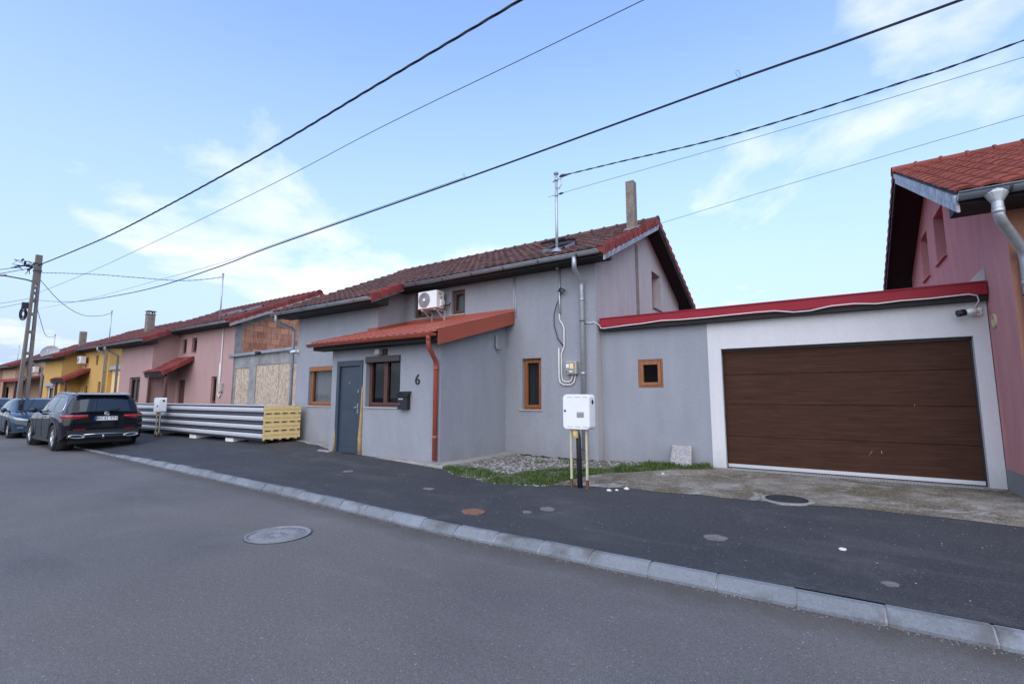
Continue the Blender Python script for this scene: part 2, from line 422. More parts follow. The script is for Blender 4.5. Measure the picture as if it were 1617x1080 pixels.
def osb():
    m, N, L, b = nodes('osb_strand_board')
    tc = N.new('ShaderNodeTexCoord'); mp = N.new('ShaderNodeMapping'); mp.inputs['Scale'].default_value = (34, 34, 10); mp.inputs['Rotation'].default_value = (0, .5, 0)
    L.new(tc.outputs['Object'], mp.inputs['Vector'])
    v = N.new('ShaderNodeTexVoronoi'); v.inputs['Scale'].default_value = 1.1; L.new(mp.outputs[0], v.inputs['Vector'])
    sp = N.new('ShaderNodeSeparateXYZ'); L.new(v.outputs['Color'], sp.inputs[0])
    c = ramp(N, L, sp.outputs[0], .05, .95, (.28, .205, .145), (.53, .45, .355))
    L.new(c, b.inputs['Base Color']); b.inputs['Roughness'].default_value = .8
    return m
M['osb'] = osb()

def grassm():
    m, N, L, b = nodes('grass_blade')
    g = N.new('ShaderNodeNewGeometry')
    c = ramp(N, L, g.outputs['Random Per Island'], 0., 1., (.030, .062, .014), (.105, .15, .04))
    L.new(c, b.inputs['Base Color']); b.inputs['Roughness'].default_value = .6; b.inputs['Specular IOR Level'].default_value = .25
    return m
M['grass'] = grassm()
def stonem(name, a, c_):
    m, N, L, b = nodes(name)
    g = N.new('ShaderNodeNewGeometry')
    c = ramp(N, L, g.outputs['Random Per Island'], 0., 1., a, c_)
    L.new(c, b.inputs['Base Color']); b.inputs['Roughness'].default_value = .95
    return m
M['gravel'] = stonem('grey_rubble_stone', (.06, .056, .052), (.30, .29, .275))
M['gritdark'] = stonem('road_grit', (.05, .045, .04), (.26, .25, .235))

def carpaint(name, col):
    m, N, L, b = nodes(name)
    b.inputs['Base Color'].default_value = (*col, 1); b.inputs['Roughness'].default_value = .5; b.inputs['Specular IOR Level'].default_value = 0.
    b.inputs['Coat Weight'].default_value = 1.; b.inputs['Coat Roughness'].default_value = .04; b.inputs['Coat IOR'].default_value = 1.45
    return m
M['carblack'] = carpaint('black_blue_car_paint', (.007, .008, .013))
M['carblue'] = carpaint('slate_blue_car_paint', (.022, .042, .068))
M['cargrey'] = carpaint('dark_grey_car_paint', (.05, .055, .06))
M['carglass'] = mat('tinted_car_glass', (.008, .013, .02), .03, spec=.6, coat=.4)
M['chrome'] = mat('chrome', (.72, .72, .74), .16, metal=1.)
M['tyre'] = mat('tyre_rubber', (.016, .016, .017), .85)
M['alloy'] = mat('alloy_rim', (.56, .57, .6), .3, metal=.85)
M['redlens'] = mat('red_lens', (.2, .005, .010), .15, coat=1.)
M['clearlens'] = mat('clear_lens', (.20, .23, .26), .1, coat=1., metal=.3)
M['cladding'] = mat('black_cladding', (.018, .018, .019), .6)
M['platewhite'] = mat('plate_white', (.7, .7, .69), .4)
M['plateblue'] = mat('plate_blue', (.01, .04, .25), .4)
M['ink'] = mat('black_ink', (.01, .01, .011), .5)
# ------------------------------------------------------------------ ground
KR = [(-95, 9.3), (-60, 6.9), (-30, 5.36), (-16.4, 4.69), (-12.1, 4.5), (-9.1, 4.385), (-6.8, 4.28), (-5.3, 4.185), (-4.2, 4.115), (-3.4, 4.095), (-2.0, 4.1), (-1., 4.115), (.85, 4.145), (12, 4.16), (60, 4.3)]
def ky(x): return interp(KR, x)
def kh(x): return .018 + .077 * sstep(-16.8, -11.5, x)
def gz(x, y):
    b = ky(x) + .15; h = kh(x)
    t = max(0., min(1., (y - b) / 2.7))
    z = h + (.205 - h) * t
    z += .05 * (1 - sstep(-8.6, -6.0, x)) * t
    z -= .035 * t * math.exp(-((x + 5.0) / 1.1) ** 2)
    return z

def frange(a, b, st):
    n = max(1, int(math.ceil((b - a) / st))); return [a + (b - a) * i / n for i in range(n + 1)]
XS = [-95, -80, -65, -55, -45, -38, -32, -27, -23] + frange(-20, 4, .25) + [5, 6.5, 8, 11, 15, 20, 30, 45, 60]

def sheet(name, f0, f1, ny, m, xs, dz=0., zf=gz):
    mb = MB()
    mb.grid([[(x, lerp(f0(x), f1(x), j / ny), zf(x, lerp(f0(x), f1(x), j / ny)) + dz) for j in range(ny + 1)] for x in xs], smooth=True)
    return tag(mb.build(name, m), kind='structure')

# one sheet to the horizon under everything
mb = MB(); mb.grid([[(x, y, -.12) for y in (-600, -60, -8, 30, 120, 600)] for x in (-700, -150, -60, 0, 60, 150, 700)], smooth=False)
tag(mb.build('ground', M['soil']), kind='structure')
# carriageway: its near edge runs behind the camera, its far edge tucks under the kerb
OFF = [9.4, 7.5, 6, 4.5, 3.2, 2.2, 1.5, 1., .7, .5, .35, .25, .17, .1, .05, .0, -.05]
mb = MB(); mb.grid([[(x, ky(x) - o if o < 9 else -5.2, 0.) for o in OFF] for x in XS], smooth=True)
ro = tag(mb.build('road', M['road']), kind='structure')
at = ro.data.attributes.new('kerb_distance', 'FLOAT', 'POINT')
at.data.foreach_set('value', [max(0., ky(v.co.x) - v.co.y) for v in ro.data.vertices])
# the far side of the street, behind the camera
mb = MB(); mb.box(-95, 60, -5.36, -5.2, -.1, .1); tag(mb.build('far_kerb', M['kerb']), kind='structure')
mb = MB(); mb.grid([[(x, y, .095) for y in (-9, -5.36)] for x in (-95, 60)], smooth=False); tag(mb.build('far_pavement', M['walk']), kind='structure')

# asphalt pavement: back edge follows the houses, the grass and the driveway
EDGE = [(-95, 17.2), (-60, 13.6), (-33, 10.8), (-20, 9.4), (-14.2, 8.35), (-12.9, 8.11), (-10.73, 7.51), (-9.9, 7.1), (-9.18, 7.0), (-8.33, 6.98), (-7.22, 6.95), (-6.58, 6.9), (-6.03, 6.72), (-5.72, 6.58), (-5.19, 6.40), (-4.62, 6.25), (-4.24, 6.22), (-3.93, 6.27), (-3.5, 6.48), (-3.31, 6.52), (-2.94, 6.70), (-2.43, 6.75), (-1.73, 6.79), (-1.19, 6.85), (-.75, 6.84), (-.16, 6.97), (.45, 7.03), (.98, 7.0), (1.53, 6.97), (4, 6.95), (60, 7.0)]
def wob(x): return .03 * math.sin(x * 7.1) + .02 * math.sin(x * 17.3 + 1)
def edge(x): return interp(EDGE, x) + (wob(x) if -20 < x < 6 else 0)
sheet('pavement', lambda x: ky(x) + .15, edge, 14, M['walk'], XS)
XD = [x for x in XS if x >= -3.6]
XD = [-3.62, -3.5, -3.4, -3.3] + [x for x in XS if x > -3.3]
DL = [(-3.62, 6.46), (-3.49, 7.0), (-3.47, 7.5), (-3.19, 7.95), (-2.87, 8.33), (-2.55, 8.76), (-2.33, 8.96), (-2.0, 9.25), (-1.8, 9.75), (70, 9.75)]
def dtop(x): return max(interp(DL, x), edge(x) + .02)
sheet('driveway', lambda x: edge(x) - .0, dtop, 14, M['drive'], XD, .004)
# soil bed beside the porch and the apron left of it
XG = frange(-6.5, -1.9, .12)
sheet('soil_bed', lambda x: (edge(x) if x < -3.62 else dtop(x)) - .0, lambda x: 9.75, 16, M['soil'], XG, -.006)
sheet('concrete_apron', lambda x: edge(x), lambda x: edge(x) + 2.4, 3, M['conc'], frange(-33, -9.8, .5), .003)

# kerb stones, each with its own joint
mb = MB(); jm = MB()
x = 6.0
prof = [(-.0, -.1), (.0, .022), (.012, .03), (.082, 1.), (.094, 1.006), (.145, 1.004), (.145, -.1)]
while x > -40:
    ln = .53 + rnd.uniform(-.012, .012) if x > -16 else 1.0
    a, b = x, x - ln; g = .007
    dz = rnd.uniform(-.006, .006); dy = rnd.uniform(-.012, .012)
    rows = []
    for q in (a - g, a - g - .008, a - g - .12, (a + b) / 2, b + g + .12, b + g + .008, b + g):
        s_ = .005 if q in (a - g, b + g) else 0.
        h = kh(q)
        rows.append([(q, ky(q) + p[0] + dy + (s_ if i < 4 else 0), (p[1] * h if p[1] > .5 else p[1]) + dz * (p[1] > .5) - s_ * (.5 if i in (3, 4, 5) else 0)) for i, p in enumerate(prof)])
    mb.grid(rows, smooth=False)
    for r in (rows[0], rows[-1]): mb.poly(r)
    rows = [[(q, ky(q) + p[0] + .012, (p[1] * kh(q) if p[1] > .5 else p[1]) - .012 * (p[1] > .5)) for p in prof] for q in (b + g + .002, b - g - .002)]
    jm.grid(rows, smooth=False)
    x = b
tag(mb.build('kerb', M['kerb']), kind='structure')
tag(jm.build('kerb_joints', M['mortar']), kind='structure')

# ------------------------------------------------------------------ loose stones, grit and grass
def pebble(mb, c, r, n=0):
    # a squashed irregular octahedron-like stone
    a0 = rnd.uniform(0, 6.28); h = r * rnd.uniform(.45, .8)
    ring = [Vector((c[0] + math.cos(a0 + k * 1.257) * r * rnd.uniform(.7, 1.2), c[1] + math.sin(a0 + k * 1.257) * r * rnd.uniform(.7, 1.2), c[2] + h * rnd.uniform(.25, .5))) for k in range(5)]
    top = Vector((c[0] + rnd.uniform(-.3, .3) * r, c[1] + rnd.uniform(-.3, .3) * r, c[2] + h))
    b = len(mb.v); mb.v += [tuple(q) for q in ring] + [tuple(top)] + [(q.x, q.y, c[2] - r * .3) for q in ring]
    for k in range(5):
        j = (k + 1) % 5
        mb.f.append((b + k, b + j, b + 5)); mb.f.append((b + 6 + k, b + 6 + j, b + j, b + k)); mb.m += [0, 0]; mb.sm += [False, False]

def grasstop(x):   # boundary between grass and gravel
    return interp([(-6.2, 6.85), (-5.97, 6.98), (-5.6, 7.12), (-5.03, 7.12), (-4.75, 7.05), (-4.55, 7.5), (-4.3, 8.05), (-3.65, 8.1), (-3.3, 8.6), (-3.0, 9.2), (-2.7, 9.45), (-1.9, 9.5)], x)
mb = MB()
for i in range(5200):
    x = rnd.uniform(-6.15, -2.2); y = rnd.uniform(6.6, 9.6)
    if y < grasstop(x) - .12 * rnd.random() or y < edge(x) + .05: continue
    if x > -4.3 and rnd.random() < .5: continue
    pebble(mb, (x, y, gz(x, y) - .004), rnd.choice((.012, .016, .02, .026, .034)))
for i in range(260):                                    # crumbs over the thin grass
    x = rnd.uniform(-5.8, -3.6); y = edge(x) + abs(rnd.gauss(.1, .35))
    if y < grasstop(x): pebble(mb, (x, y, gz(x, y)), rnd.uniform(.01, .022))
tag(mb.build('gravel', M['gravel'], recalc=False), 'grey and white rubble gravel beside the porch wall', 'gravel', kind='stuff')

mb = MB()
for i in range(2600):                                   # grit gathered in the gutter line of the road and pavement crumbs
    x = rnd.uniform(-14, 3.2); y = ky(x) - abs(rnd.gauss(0, .035)) - .004
    pebble(mb, (x, y, 0), rnd.uniform(.002, .007))
for i in range(1300):
    x = rnd.uniform(-9, 2.6); y = rnd.uniform(.9, 4.1)
    pebble(mb, (x, min(y, ky(x) - .02), 0), rnd.uniform(.0018, .0045))
for i in range(900):
    x = rnd.uniform(-12, 3.); y = rnd.uniform(4.4, 6.9)
    if y < edge(x) - .05: pebble(mb, (x, y, gz(x, y)), rnd.uniform(.003, .008))
for i in range(900):
    x = rnd.uniform(-3.4, 2.); y = rnd.uniform(6.9, 9.2)
    if edge(x) < y < dtop(x): pebble(mb, (x, y, gz(x, y) + .002), rnd.uniform(.003, .009))
tag(mb.build('road_grit', M['gritdark'], recalc=False), 'fine grit lying along the kerb and over the asphalt', 'grit', kind='stuff')

mb = MB()
def blade(x, y, h):
    z = gz(x, y) - .01; a = rnd.uniform(0, 6.28); l = rnd.uniform(.2, .75) * h; w = rnd.uniform(.003, .0055)
    dx, dy = math.cos(a), math.sin(a); px, py = -dy * w, dx * w
    b = len(mb.v)
    mb.v += [(x - px, y - py, z), (x + px, y + py, z), (x + dx * l * .35 + px * .8, y + dy * l * .35 + py * .8, z + h * .65), (x + dx * l * .35 - px * .8, y + dy * l * .35 - py * .8, z + h * .65), (x + dx * l, y + dy * l, z + h)]
    mb.f += [(b, b + 1, b + 2, b + 3), (b + 3, b + 2, b + 4)]; mb.m += [0, 0]; mb.sm += [False, False]
def clump(x, y): return .5 + .3 * math.sin(x * 5.1 + 1.3 * math.sin(y * 3.7)) * math.cos(y * 4.3 + x * 1.7) + .2 * math.sin(x * 13.7 + 2 * math.sin(y * 9)) * math.cos(y * 15.1 - x * 3)
n = 0
while n < 15000:
    x = rnd.uniform(-6.1, -1.85); y = rnd.uniform(6.2, 9.58)
    lo = edge(x) + .03 if x < -3.6 else max(interp(DL, x) - .05, edge(x) + .02)
    hi = grasstop(x)
    if not lo < y < hi + .1 * rnd.random(): continue
    c = clump(x, y)
    if rnd.random() > .04 + 1.0 * c ** 1.6: continue
    if y > hi - .05 and rnd.random() < .5: continue
    h = rnd.uniform(.02, .07) * (.45 + .9 * c) * (1.6 if x > -3.3 else 1.)
    blade(x, y, h); n += 1
for i in range(700):                                    # stray tufts in the gravel and at the wall foot
    cx, cy = rnd.choice(((-5.0, 8.6), (-4.6, 8.9), (-4.7, 9.2), (-4.3, 8.7), (-2.2, 9.2), (-5.9, 7.0), (-2.0, 9.35)))
    blade(cx + rnd.gauss(0, .09), min(cy + rnd.gauss(0, .09), 9.3), rnd.uniform(.03, .08))
tag(mb.build('grass', M['grass'], recalc=False), 'strip of short green grass between pavement and gravel', 'grass', kind='stuff')

# pieces of rubble one can count
for (x, y, r, lab) in ((-2.70, 6.52, .035, 'white lump of rubble on the asphalt, leftmost of three beside the meter posts'), (-2.61, 6.58, .024, 'smallest white stone, in the middle of three on the asphalt'), (-2.52, 6.72, .036, 'white stone on the asphalt, rightmost of three near the driveway'), (-2.46, 8.3, .03, 'small white stone in the grass before the garage wall')):
    mb = MB(); pebble(mb, (0, 0, 0), r); pebble(mb, (r * .6, r * .2, 0), r * .6)
    o = mb.build('rubble_stone', M['rubble'], recalc=False); o.location = (x, y, gz(x, y) + .003)
    tag(o, lab, 'stone', 'white stones on the ground')
# flat spots on the pavement: capped utility holes
for (x, y, rx, ry, mk_, nm, lab, ct) in (
    (-3.72, 4.72, .155, .13, 'rust', 'valve_cover', 'rusty brown round cover sunk in the dark asphalt by the kerb', 'cover'),
    (-2.98, 5.25, .10, .085, 'spot', 'concrete_spot', 'pale oval concrete spot in the asphalt behind the rusty cover', 'concrete spot'),
    (-3.13, 5.02, .06, .05, 'spot', 'concrete_spot', 'faint small concrete spot close beside a larger pale oval one', 'concrete spot'),
    (-5.14, 5.44, .10, .06, 'spot', 'concrete_spot', 'pale worn spot on the asphalt in front of the red downpipe', 'concrete spot'),
    (-7.39, 5.71, .10, .08, 'spot', 'concrete_spot', 'small pale spot on the asphalt before the slate blue door', 'concrete spot'),
    (-1.03, 5.14, .115, .085, 'spot', 'concrete_spot', 'rough pinkish pale patch on the asphalt left of the driveway cover', 'concrete spot'),
    (.0, 5.37, .03, .035, 'rubble', 'concrete_spot', 'tiny bright white spot on the asphalt before the garage door', 'concrete spot'),
    (.28, 4.68, .055, .05, 'spot', 'concrete_spot', 'pale oval spot on the asphalt nearest the kerb at the right', 'concrete spot')):
    mb = MB(); n = 22; pts = []
    for k in range(n):
        a = 6.2832 * k / n; q = 1 + .06 * math.sin(2 * a + x) + .05 * math.sin(5 * a + y) + rnd.uniform(-.025, .025)
        px, py = x + rx * q * math.cos(a), y + ry * q * math.sin(a); pts.append((px, py, gz(px, py) + .005))
    b = len(mb.v); mb.v += pts + [(p[0], p[1], p[2] - .02) for p in pts]; mb.f.append(tuple(range(n))); mb.m.append(0); mb.sm.append(False)
    for k in range(n): mb.f.append((k, n + k, n + (k + 1) % n, (k + 1) % n)); mb.m.append(0); mb.sm.append(False)
    tag(mb.build(nm, M[mk_]), lab, ct, 'pale spots on the pavement' if nm == 'concrete_spot' else None)

def cover(name, lab, x, y, z, r, m, ring=None, ribs=True):
    t = thing(name, lab, 'manhole cover', (x, y, z))
    mb = MB(); mb.lathe([(0, .012), (r * .18, .012), (r * .2, .008), (r * .3, .008), (r * .32, .013), (r * .8, .013), (r * .82, .007), (r * .92, .007), (r * .93, .016), (r, .016), (r * 1.01, -.03)], (x, y, z), n=40)
    for k in range(-6, 7) if ribs else ():               # raised ribs across the lid
        w = math.sqrt(max(0, .62 - (k / 8) ** 2)) * r
        if w > .1 * r: mb.box(x - w, x + w, y + k * r / 8 - .006, y + k * r / 8 + .006, z + .01, z + .0165)
    mb.build('lid', m, t)
    gp = MB(); gp.lathe([(r * 1.0, .0125), (r * 1.02, .0125), (r * 1.03, .004)] if not ring else [(r * .955, .0165), (r * .985, .0168)], (x, y, z), n=40); gp.build('frame_gap', M['iron'], t)
    st = MB()
    for k in range(26):                                 # cast studs
        a = k * 2.4; q = r * .78 * math.sqrt((k + .5) / 26); st.lathe([(.016, .012), (.012, .0175), (0, .018)], (x + q * math.cos(a), y + q * math.sin(a), z), n=8)
    if not ribs: tag(st.build('studs', m, t), kind='stuff')
    if ring:
        q = MB(); rows = []
        for rr, hh in ((r * 1.012, .008), (r * 1.2, .007), (r * ring, .0), (r * ring * 1.02, -.05)):
            row = []
            for k in range(40):
                a = 6.2832 * k / 40; f = rr * (1 + (.03 * math.sin(3 * a) + .035 * math.sin(7 * a + 1)) * (rr > r * 1.1))
                px, py = x + f * math.cos(a), y + f * math.sin(a); row.append((px, py, z + hh))
            rows.append(row)
        q.grid(rows, smooth=False, closeu=True); q.build('collar', M['paleconc'], t)
cover('manhole_cover', 'large worn round manhole cover in the grey road', -5.14, 3.09, -.004, .335, M['ironroad'], ribs=False)
cover('manhole_cover', 'dark iron cover with pale concrete collar at driveway edge', -.55, 7.1, gz(-.55, 7.1) + .004, .24, M['iron'], 1.24)
# ------------------------------------------------------------------ house pieces
YM, YL, RIDGE_Y, RIDGE_Z, SL = 9.35, 8.37, 12.8, 6.37, .465     # shared plan of the row: main front, wing front, ridge, roof slope
EAVE_M, EAVE_L = 8.88, 7.78
def roofz(y): return RIDGE_Z - SL * abs(y - RIDGE_Y)

def tiles(mb, x0, x1, ya, yb, zf, tw=.225, tl=.34, amp=.036, lip=.022, nu=5):
    """interlocking clay tiles from the eave ya up to yb; zf gives the height of the roof plane"""
    nx = max(1, round(abs(x1 - x0) / tw)); tw = (x1 - x0) / nx
    L = math.hypot(yb - ya, zf(yb) - zf(ya)); nr = max(1, round(L / tl))
    dy = (yb - ya) / nr; dz = (zf(yb) - zf(ya)) / nr; ln = math.hypot(dy, dz)
    n = Vector((0, -dz / ln, dy / ln)); n = n if n.z > 0 else -n
    wave = [.0, .75, 1., 1., .7, .0][:nu + 1] if nu == 5 else [0.5 - .5 * math.cos(2 * math.pi * k / nu) for k in range(nu + 1)]
    for r in range(nr):
        for c in range(nx):
            j = rnd.uniform(-.004, .004); ty = rnd.uniform(-.006, .006)
            y0, z0 = ya + dy * r, zf(ya) + dz * r; ov = 1.06
            rows = []
            for (t, h) in ((-.012, -.012), (-.012, lip), (.5, lip * .62), (ov, .004)):
                row = []
                for k in range(nu + 1):
                    hh = h + (amp * wave[k] if h > 0 else amp * wave[k] * .9) + j
                    row.append(Vector((x0 + tw * (c + k / nu * .985), y0 + dy * t + ty, z0 + dz * t)) + n * hh)
                rows.append(row)
            mb.grid(rows[:2], smooth=False); mb.grid(rows[1:], smooth=True)
            # close the two lips into one island
def ridge(mb, x0, x1, y, z, n, r=.12):
    for i in range(n):
        a, b = lerp(x0, x1, i / n), lerp(x0, x1, (i + 1) / n)
        s = 1 if x1 > x0 else -1
        rows = []
        for (q, f) in ((a - .0 * s, 1.17), (a + .04 * s, 1.17), (a + .05 * s, 1.0), (b + .03 * s, .97)):
            rows.append([(q, y + r * f * math.cos(t * math.pi / 8) * 1.15, z - .05 + r * f * math.sin(t * math.pi / 8)) for t in range(-1, 10)])
        mb.grid(rows, smooth=False)
        mb.poly(rows[0])
def verge(mb, x, ya, yb, zf, side, tl=.34, h=.19, w=.17):
    """L-shaped edge tiles stepping up a gable edge at x; side=+1 hangs over the right"""
    L = math.hypot(yb - ya, zf(yb) - zf(ya)); nr = max(1, round(L / tl)); dy = (yb - ya) / nr; dz = (zf(yb) - zf(ya)) / nr
    for r in range(nr):
        j = rnd.uniform(-.004, .004)
        y0, y1 = ya + dy * (r - .03), ya + dy * (r + .94); z0, z1 = zf(ya) + dz * (r - .03), zf(ya) + dz * (r + .94)
        t0, t1 = .088 + j, .040 + j
        xi, xo, xq = x - side * w, x, x + side * .002
        a = [(xi, y0, z0 + t0 - .02), (xo - side * .04, y0, z0 + t0), (xo + side * .014, y0, z0 + t0 - .02), (xq + side * .016, y0, z0 - h + .03)]
        b = [(xi, y1, z1 + t1 - .02), (xo - side * .04, y1, z1 + t1), (xo, y1, z1 + t1 - .02), (xq, y1, z1 - h + .055)]
        mb.grid([a, b], smooth=False)
        mb.poly(a + [(xi, y0, z0 - .03)])
        mb.poly([(xq, y0, z0 - h + .03), (xq, y1, z1 - h + .055), (xq - side * .02, y1, z1 - h + .055), (xq - side * .02, y0, z0 - h + .03)])

def gutter_run(mb, cm, x0, x1, y, z, r=.068, clips=.9, ends=True):
    prof_o = [(y + r * math.cos(a), z + r * math.sin(a)) for a in [math.pi + math.pi * k / 10 for k in range(11)]]
    prof_i = [(y + (r - .006) * math.cos(a), z + (r - .006) * math.sin(a)) for a in [math.pi + math.pi * k / 10 for k in range(11)]][::-1]
    bead = [(y - r - .010 + .010 * math.cos(a), z + .004 + .010 * math.sin(a)) for a in [6.2832 * k / 8 for k in range(8)]]
    mb.prism(prof_o + prof_i, 'x', x0, x1, smooth=True)
    mb.prism(bead, 'x', x0, x1, smooth=True)
    if ends:
        for e in (x0, x1): mb.poly([(e, p[0], p[1]) for p in prof_o])
    n = max(2, int(abs(x1 - x0) / clips)); cm += [(lerp(x0, x1, (k + .5) / n), y, z, r) for k in range(n)]
def clip_bands(cm, m, g):
    for (q, y, z, r) in cm:
        b = MB(); b.prism([(y + (r + .004) * math.cos(a), z + (r + .004) * math.sin(a)) for a in [math.pi * .97 + math.pi * 1.06 * k2 / 10 for k2 in range(11)]] + [(y + (r - .001) * math.cos(a), z + (r - .001) * math.sin(a)) for a in [math.pi * .97 + math.pi * 1.06 * k2 / 10 for k2 in range(11)]][::-1], 'x', q - .014, q + .014)
        b.build('clip', m, g)

def downpipe(name, house, pts, r, m, cm, joints=(), brackets=()):
    mb = MB(); mb.tube(pts, r, 12)
    for p, q in zip(pts, pts[1:]): pass
    for (p, a) in joints: mb.tube([Vector(p) - Vector(a) * .03, Vector(p) + Vector(a) * .03], r * 1.09, 12)
    o = mb.build(name, m, house)
    if brackets:
        for p in brackets:
            b = MB(); p = Vector(p); b.tube([p - Vector((0, 0, .012)), p + Vector((0, 0, .012))], r * 1.16, 12)
            b.box(p.x - .008, p.x + .008, p.y + r, p.y + r + .07, p.z - .01, p.z + .01)
            b.build('bracket', cm, o)
    return o

def window(house, fr, h, fm, depth=.12, panes=1, sash=.055, curtain=None, gl='glass', sill=None, box=None, lab=None, mull=None, room=True):
    """hole h=(u0,u1,v0,v1) in wall plane fr"""
    u0, u1, v0, v1 = h; mb = MB()
    w0, w1 = -depth - .02, -depth + .035; f = .042
    e = .003
    for (a, b, c, d) in ((u0 + e, u0 + f, v0 + e, v1 - e), (u1 - f, u1 - e, v0 + e, v1 - e), (u0 + f, u1 - f, v0 + e, v0 + f), (u0 + f, u1 - f, v1 - f, v1 - e)):
        fbox(mb, fr, a, b, c, d, w0, w1)
    W = (u1 - u0 - 2 * f) / panes
    for k in range(panes):                              # each sash
        a, b = u0 + f + W * k + .004, u0 + f + W * (k + 1) - .004; c, d = v0 + f + .004, v1 - f - .004; s = sash
        for (p, q, r_, t) in ((a, a + s, c, d), (b - s, b, c, d), (a + s, b - s, c, c + s), (a + s, b - s, d - s, d)):
            fbox(mb, fr, p, q, r_, t, w0 + .008, w1 + .016)
    win = mb.build('window', fm, house, bevel=.004)
    if lab: win['label'] = lab
    p = MB(); p.poly([fr(u0 + f, v0 + f, w0 + .02), fr(u1 - f, v0 + f, w0 + .02), fr(u1 - f, v1 - f, w0 + .02), fr(u0 + f, v1 - f, w0 + .02)])
    p.build('pane', M[gl], win)
    if room:
        q = MB(); fbox(q, fr, u0 - .25, u1 + .25, v0 - .2, v1 + .2, -depth - 1.3, -depth - .022)
        q.f.pop(3); q.m.pop(); q.sm.pop()
        # open towards the window: drop the face nearest the wall
        rm = MB(); A = [fr(a, b, c) for c in (-depth - .024, -depth - 1.2) for (a, b) in ((u0, v0), (u1, v0), (u1, v1), (u0, v1))]
        for fc in ((4, 5, 6, 7), (0, 1, 5, 4), (1, 2, 6, 5), (2, 3, 7, 6), (3, 0, 4, 7)): rm.poly([A[i] for i in fc])
        rm.build('room_lining', M['interior'], win)
    if curtain:
        cm, c0, c1, cv = curtain                        # material, u fraction range, bottom fraction
        cc = MB(); rows = []
        for v in (v1 - f, lerp(v1, v0, .5), v0 + f + (v1 - v0) * cv):
            rows.append([fr(lerp(u0, u1, lerp(c0, c1, k / 36)), v, -depth - .09 + .018 * math.sin(k * 1.15) + .008 * math.sin(k * 2.7 + v)) for k in range(37)])
        cc.grid(rows, smooth=True); cc.build('curtain', M[cm], win)
    if sill:
        s = MB(); fbox(s, fr, u0 - sill[0], u1 + sill[0] * .3, v0 - .028, v0 - .001, -depth + .02, sill[1]); s.build('sill', M[sill[2]], win, bevel=.004)
    if box:
        bm, h0, out = box                               # material, height, how far it stands out
        b = MB(); fbox(b, fr, u0 - .0 + .004, u1 - .004, v1 - h0, v1 - .004, -depth + .04, out); b.build('shutter_box', M[bm], win, bevel=.012)
    return win

def front(y, x0): return Fr((0, y, 0), (1, 0, 0), (0, -1, 0))
def gable_right(x): return Fr((x, 0, 0), (0, 1, 0), (1, 0, 0))
def gable_left(x): return Fr((x, 0, 0), (0, 1, 0), (-1, 0, 0))

def shell(t, xr, xw, xl, dy, wm, holes_m=(), holes_w=(), holes_r=(), holes_l=(), rightm=None, leftm=None, wingm=None, gz0=-.1, wing_side_m=None, gm_depth=.3):
    """the walls of one house of the row"""
    ym, yl, yr = YM + dy, YL + dy, RIDGE_Y + dy
    yb = 2 * RIDGE_Y - YM + dy
    topm = roofz(YM) - .05; topl = roofz(YL) - .05
    mb = MB()
    wallgrid(mb, front(ym, 0), xw, xr, gz0, topm, holes_m, depth=.16)
    mb.poly([(xw, yl, gz0), (xw, ym, gz0), (xw, ym, topm), (xw, yl, topl)])
    q = MB(); q.poly([(xl, yb, gz0), (xr, yb, gz0), (xr, yb, topm), (xl, yb, topm)]); q.build('rear_wall', wm, t)
    slope = [(-SL, 1, roofz(RIDGE_Y) - .05 - SL * yr), (SL, 1, roofz(RIDGE_Y) - .05 + SL * yr)]
    mats = [wm]
    ms = mb.build('wall', wm, t)
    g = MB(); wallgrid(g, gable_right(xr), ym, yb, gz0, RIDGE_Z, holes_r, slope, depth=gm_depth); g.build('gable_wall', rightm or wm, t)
    g = MB(); wallgrid(g, gable_left(xl), yl, yb, gz0, RIDGE_Z, holes_l, slope, depth=gm_depth); g.build('gable_wall', leftm or wm, t)
    w = MB(); wallgrid(w, front(yl, 0), xl, xw, gz0, topl, holes_w, depth=.16); w.build('wing_wall', wingm or wm, t)

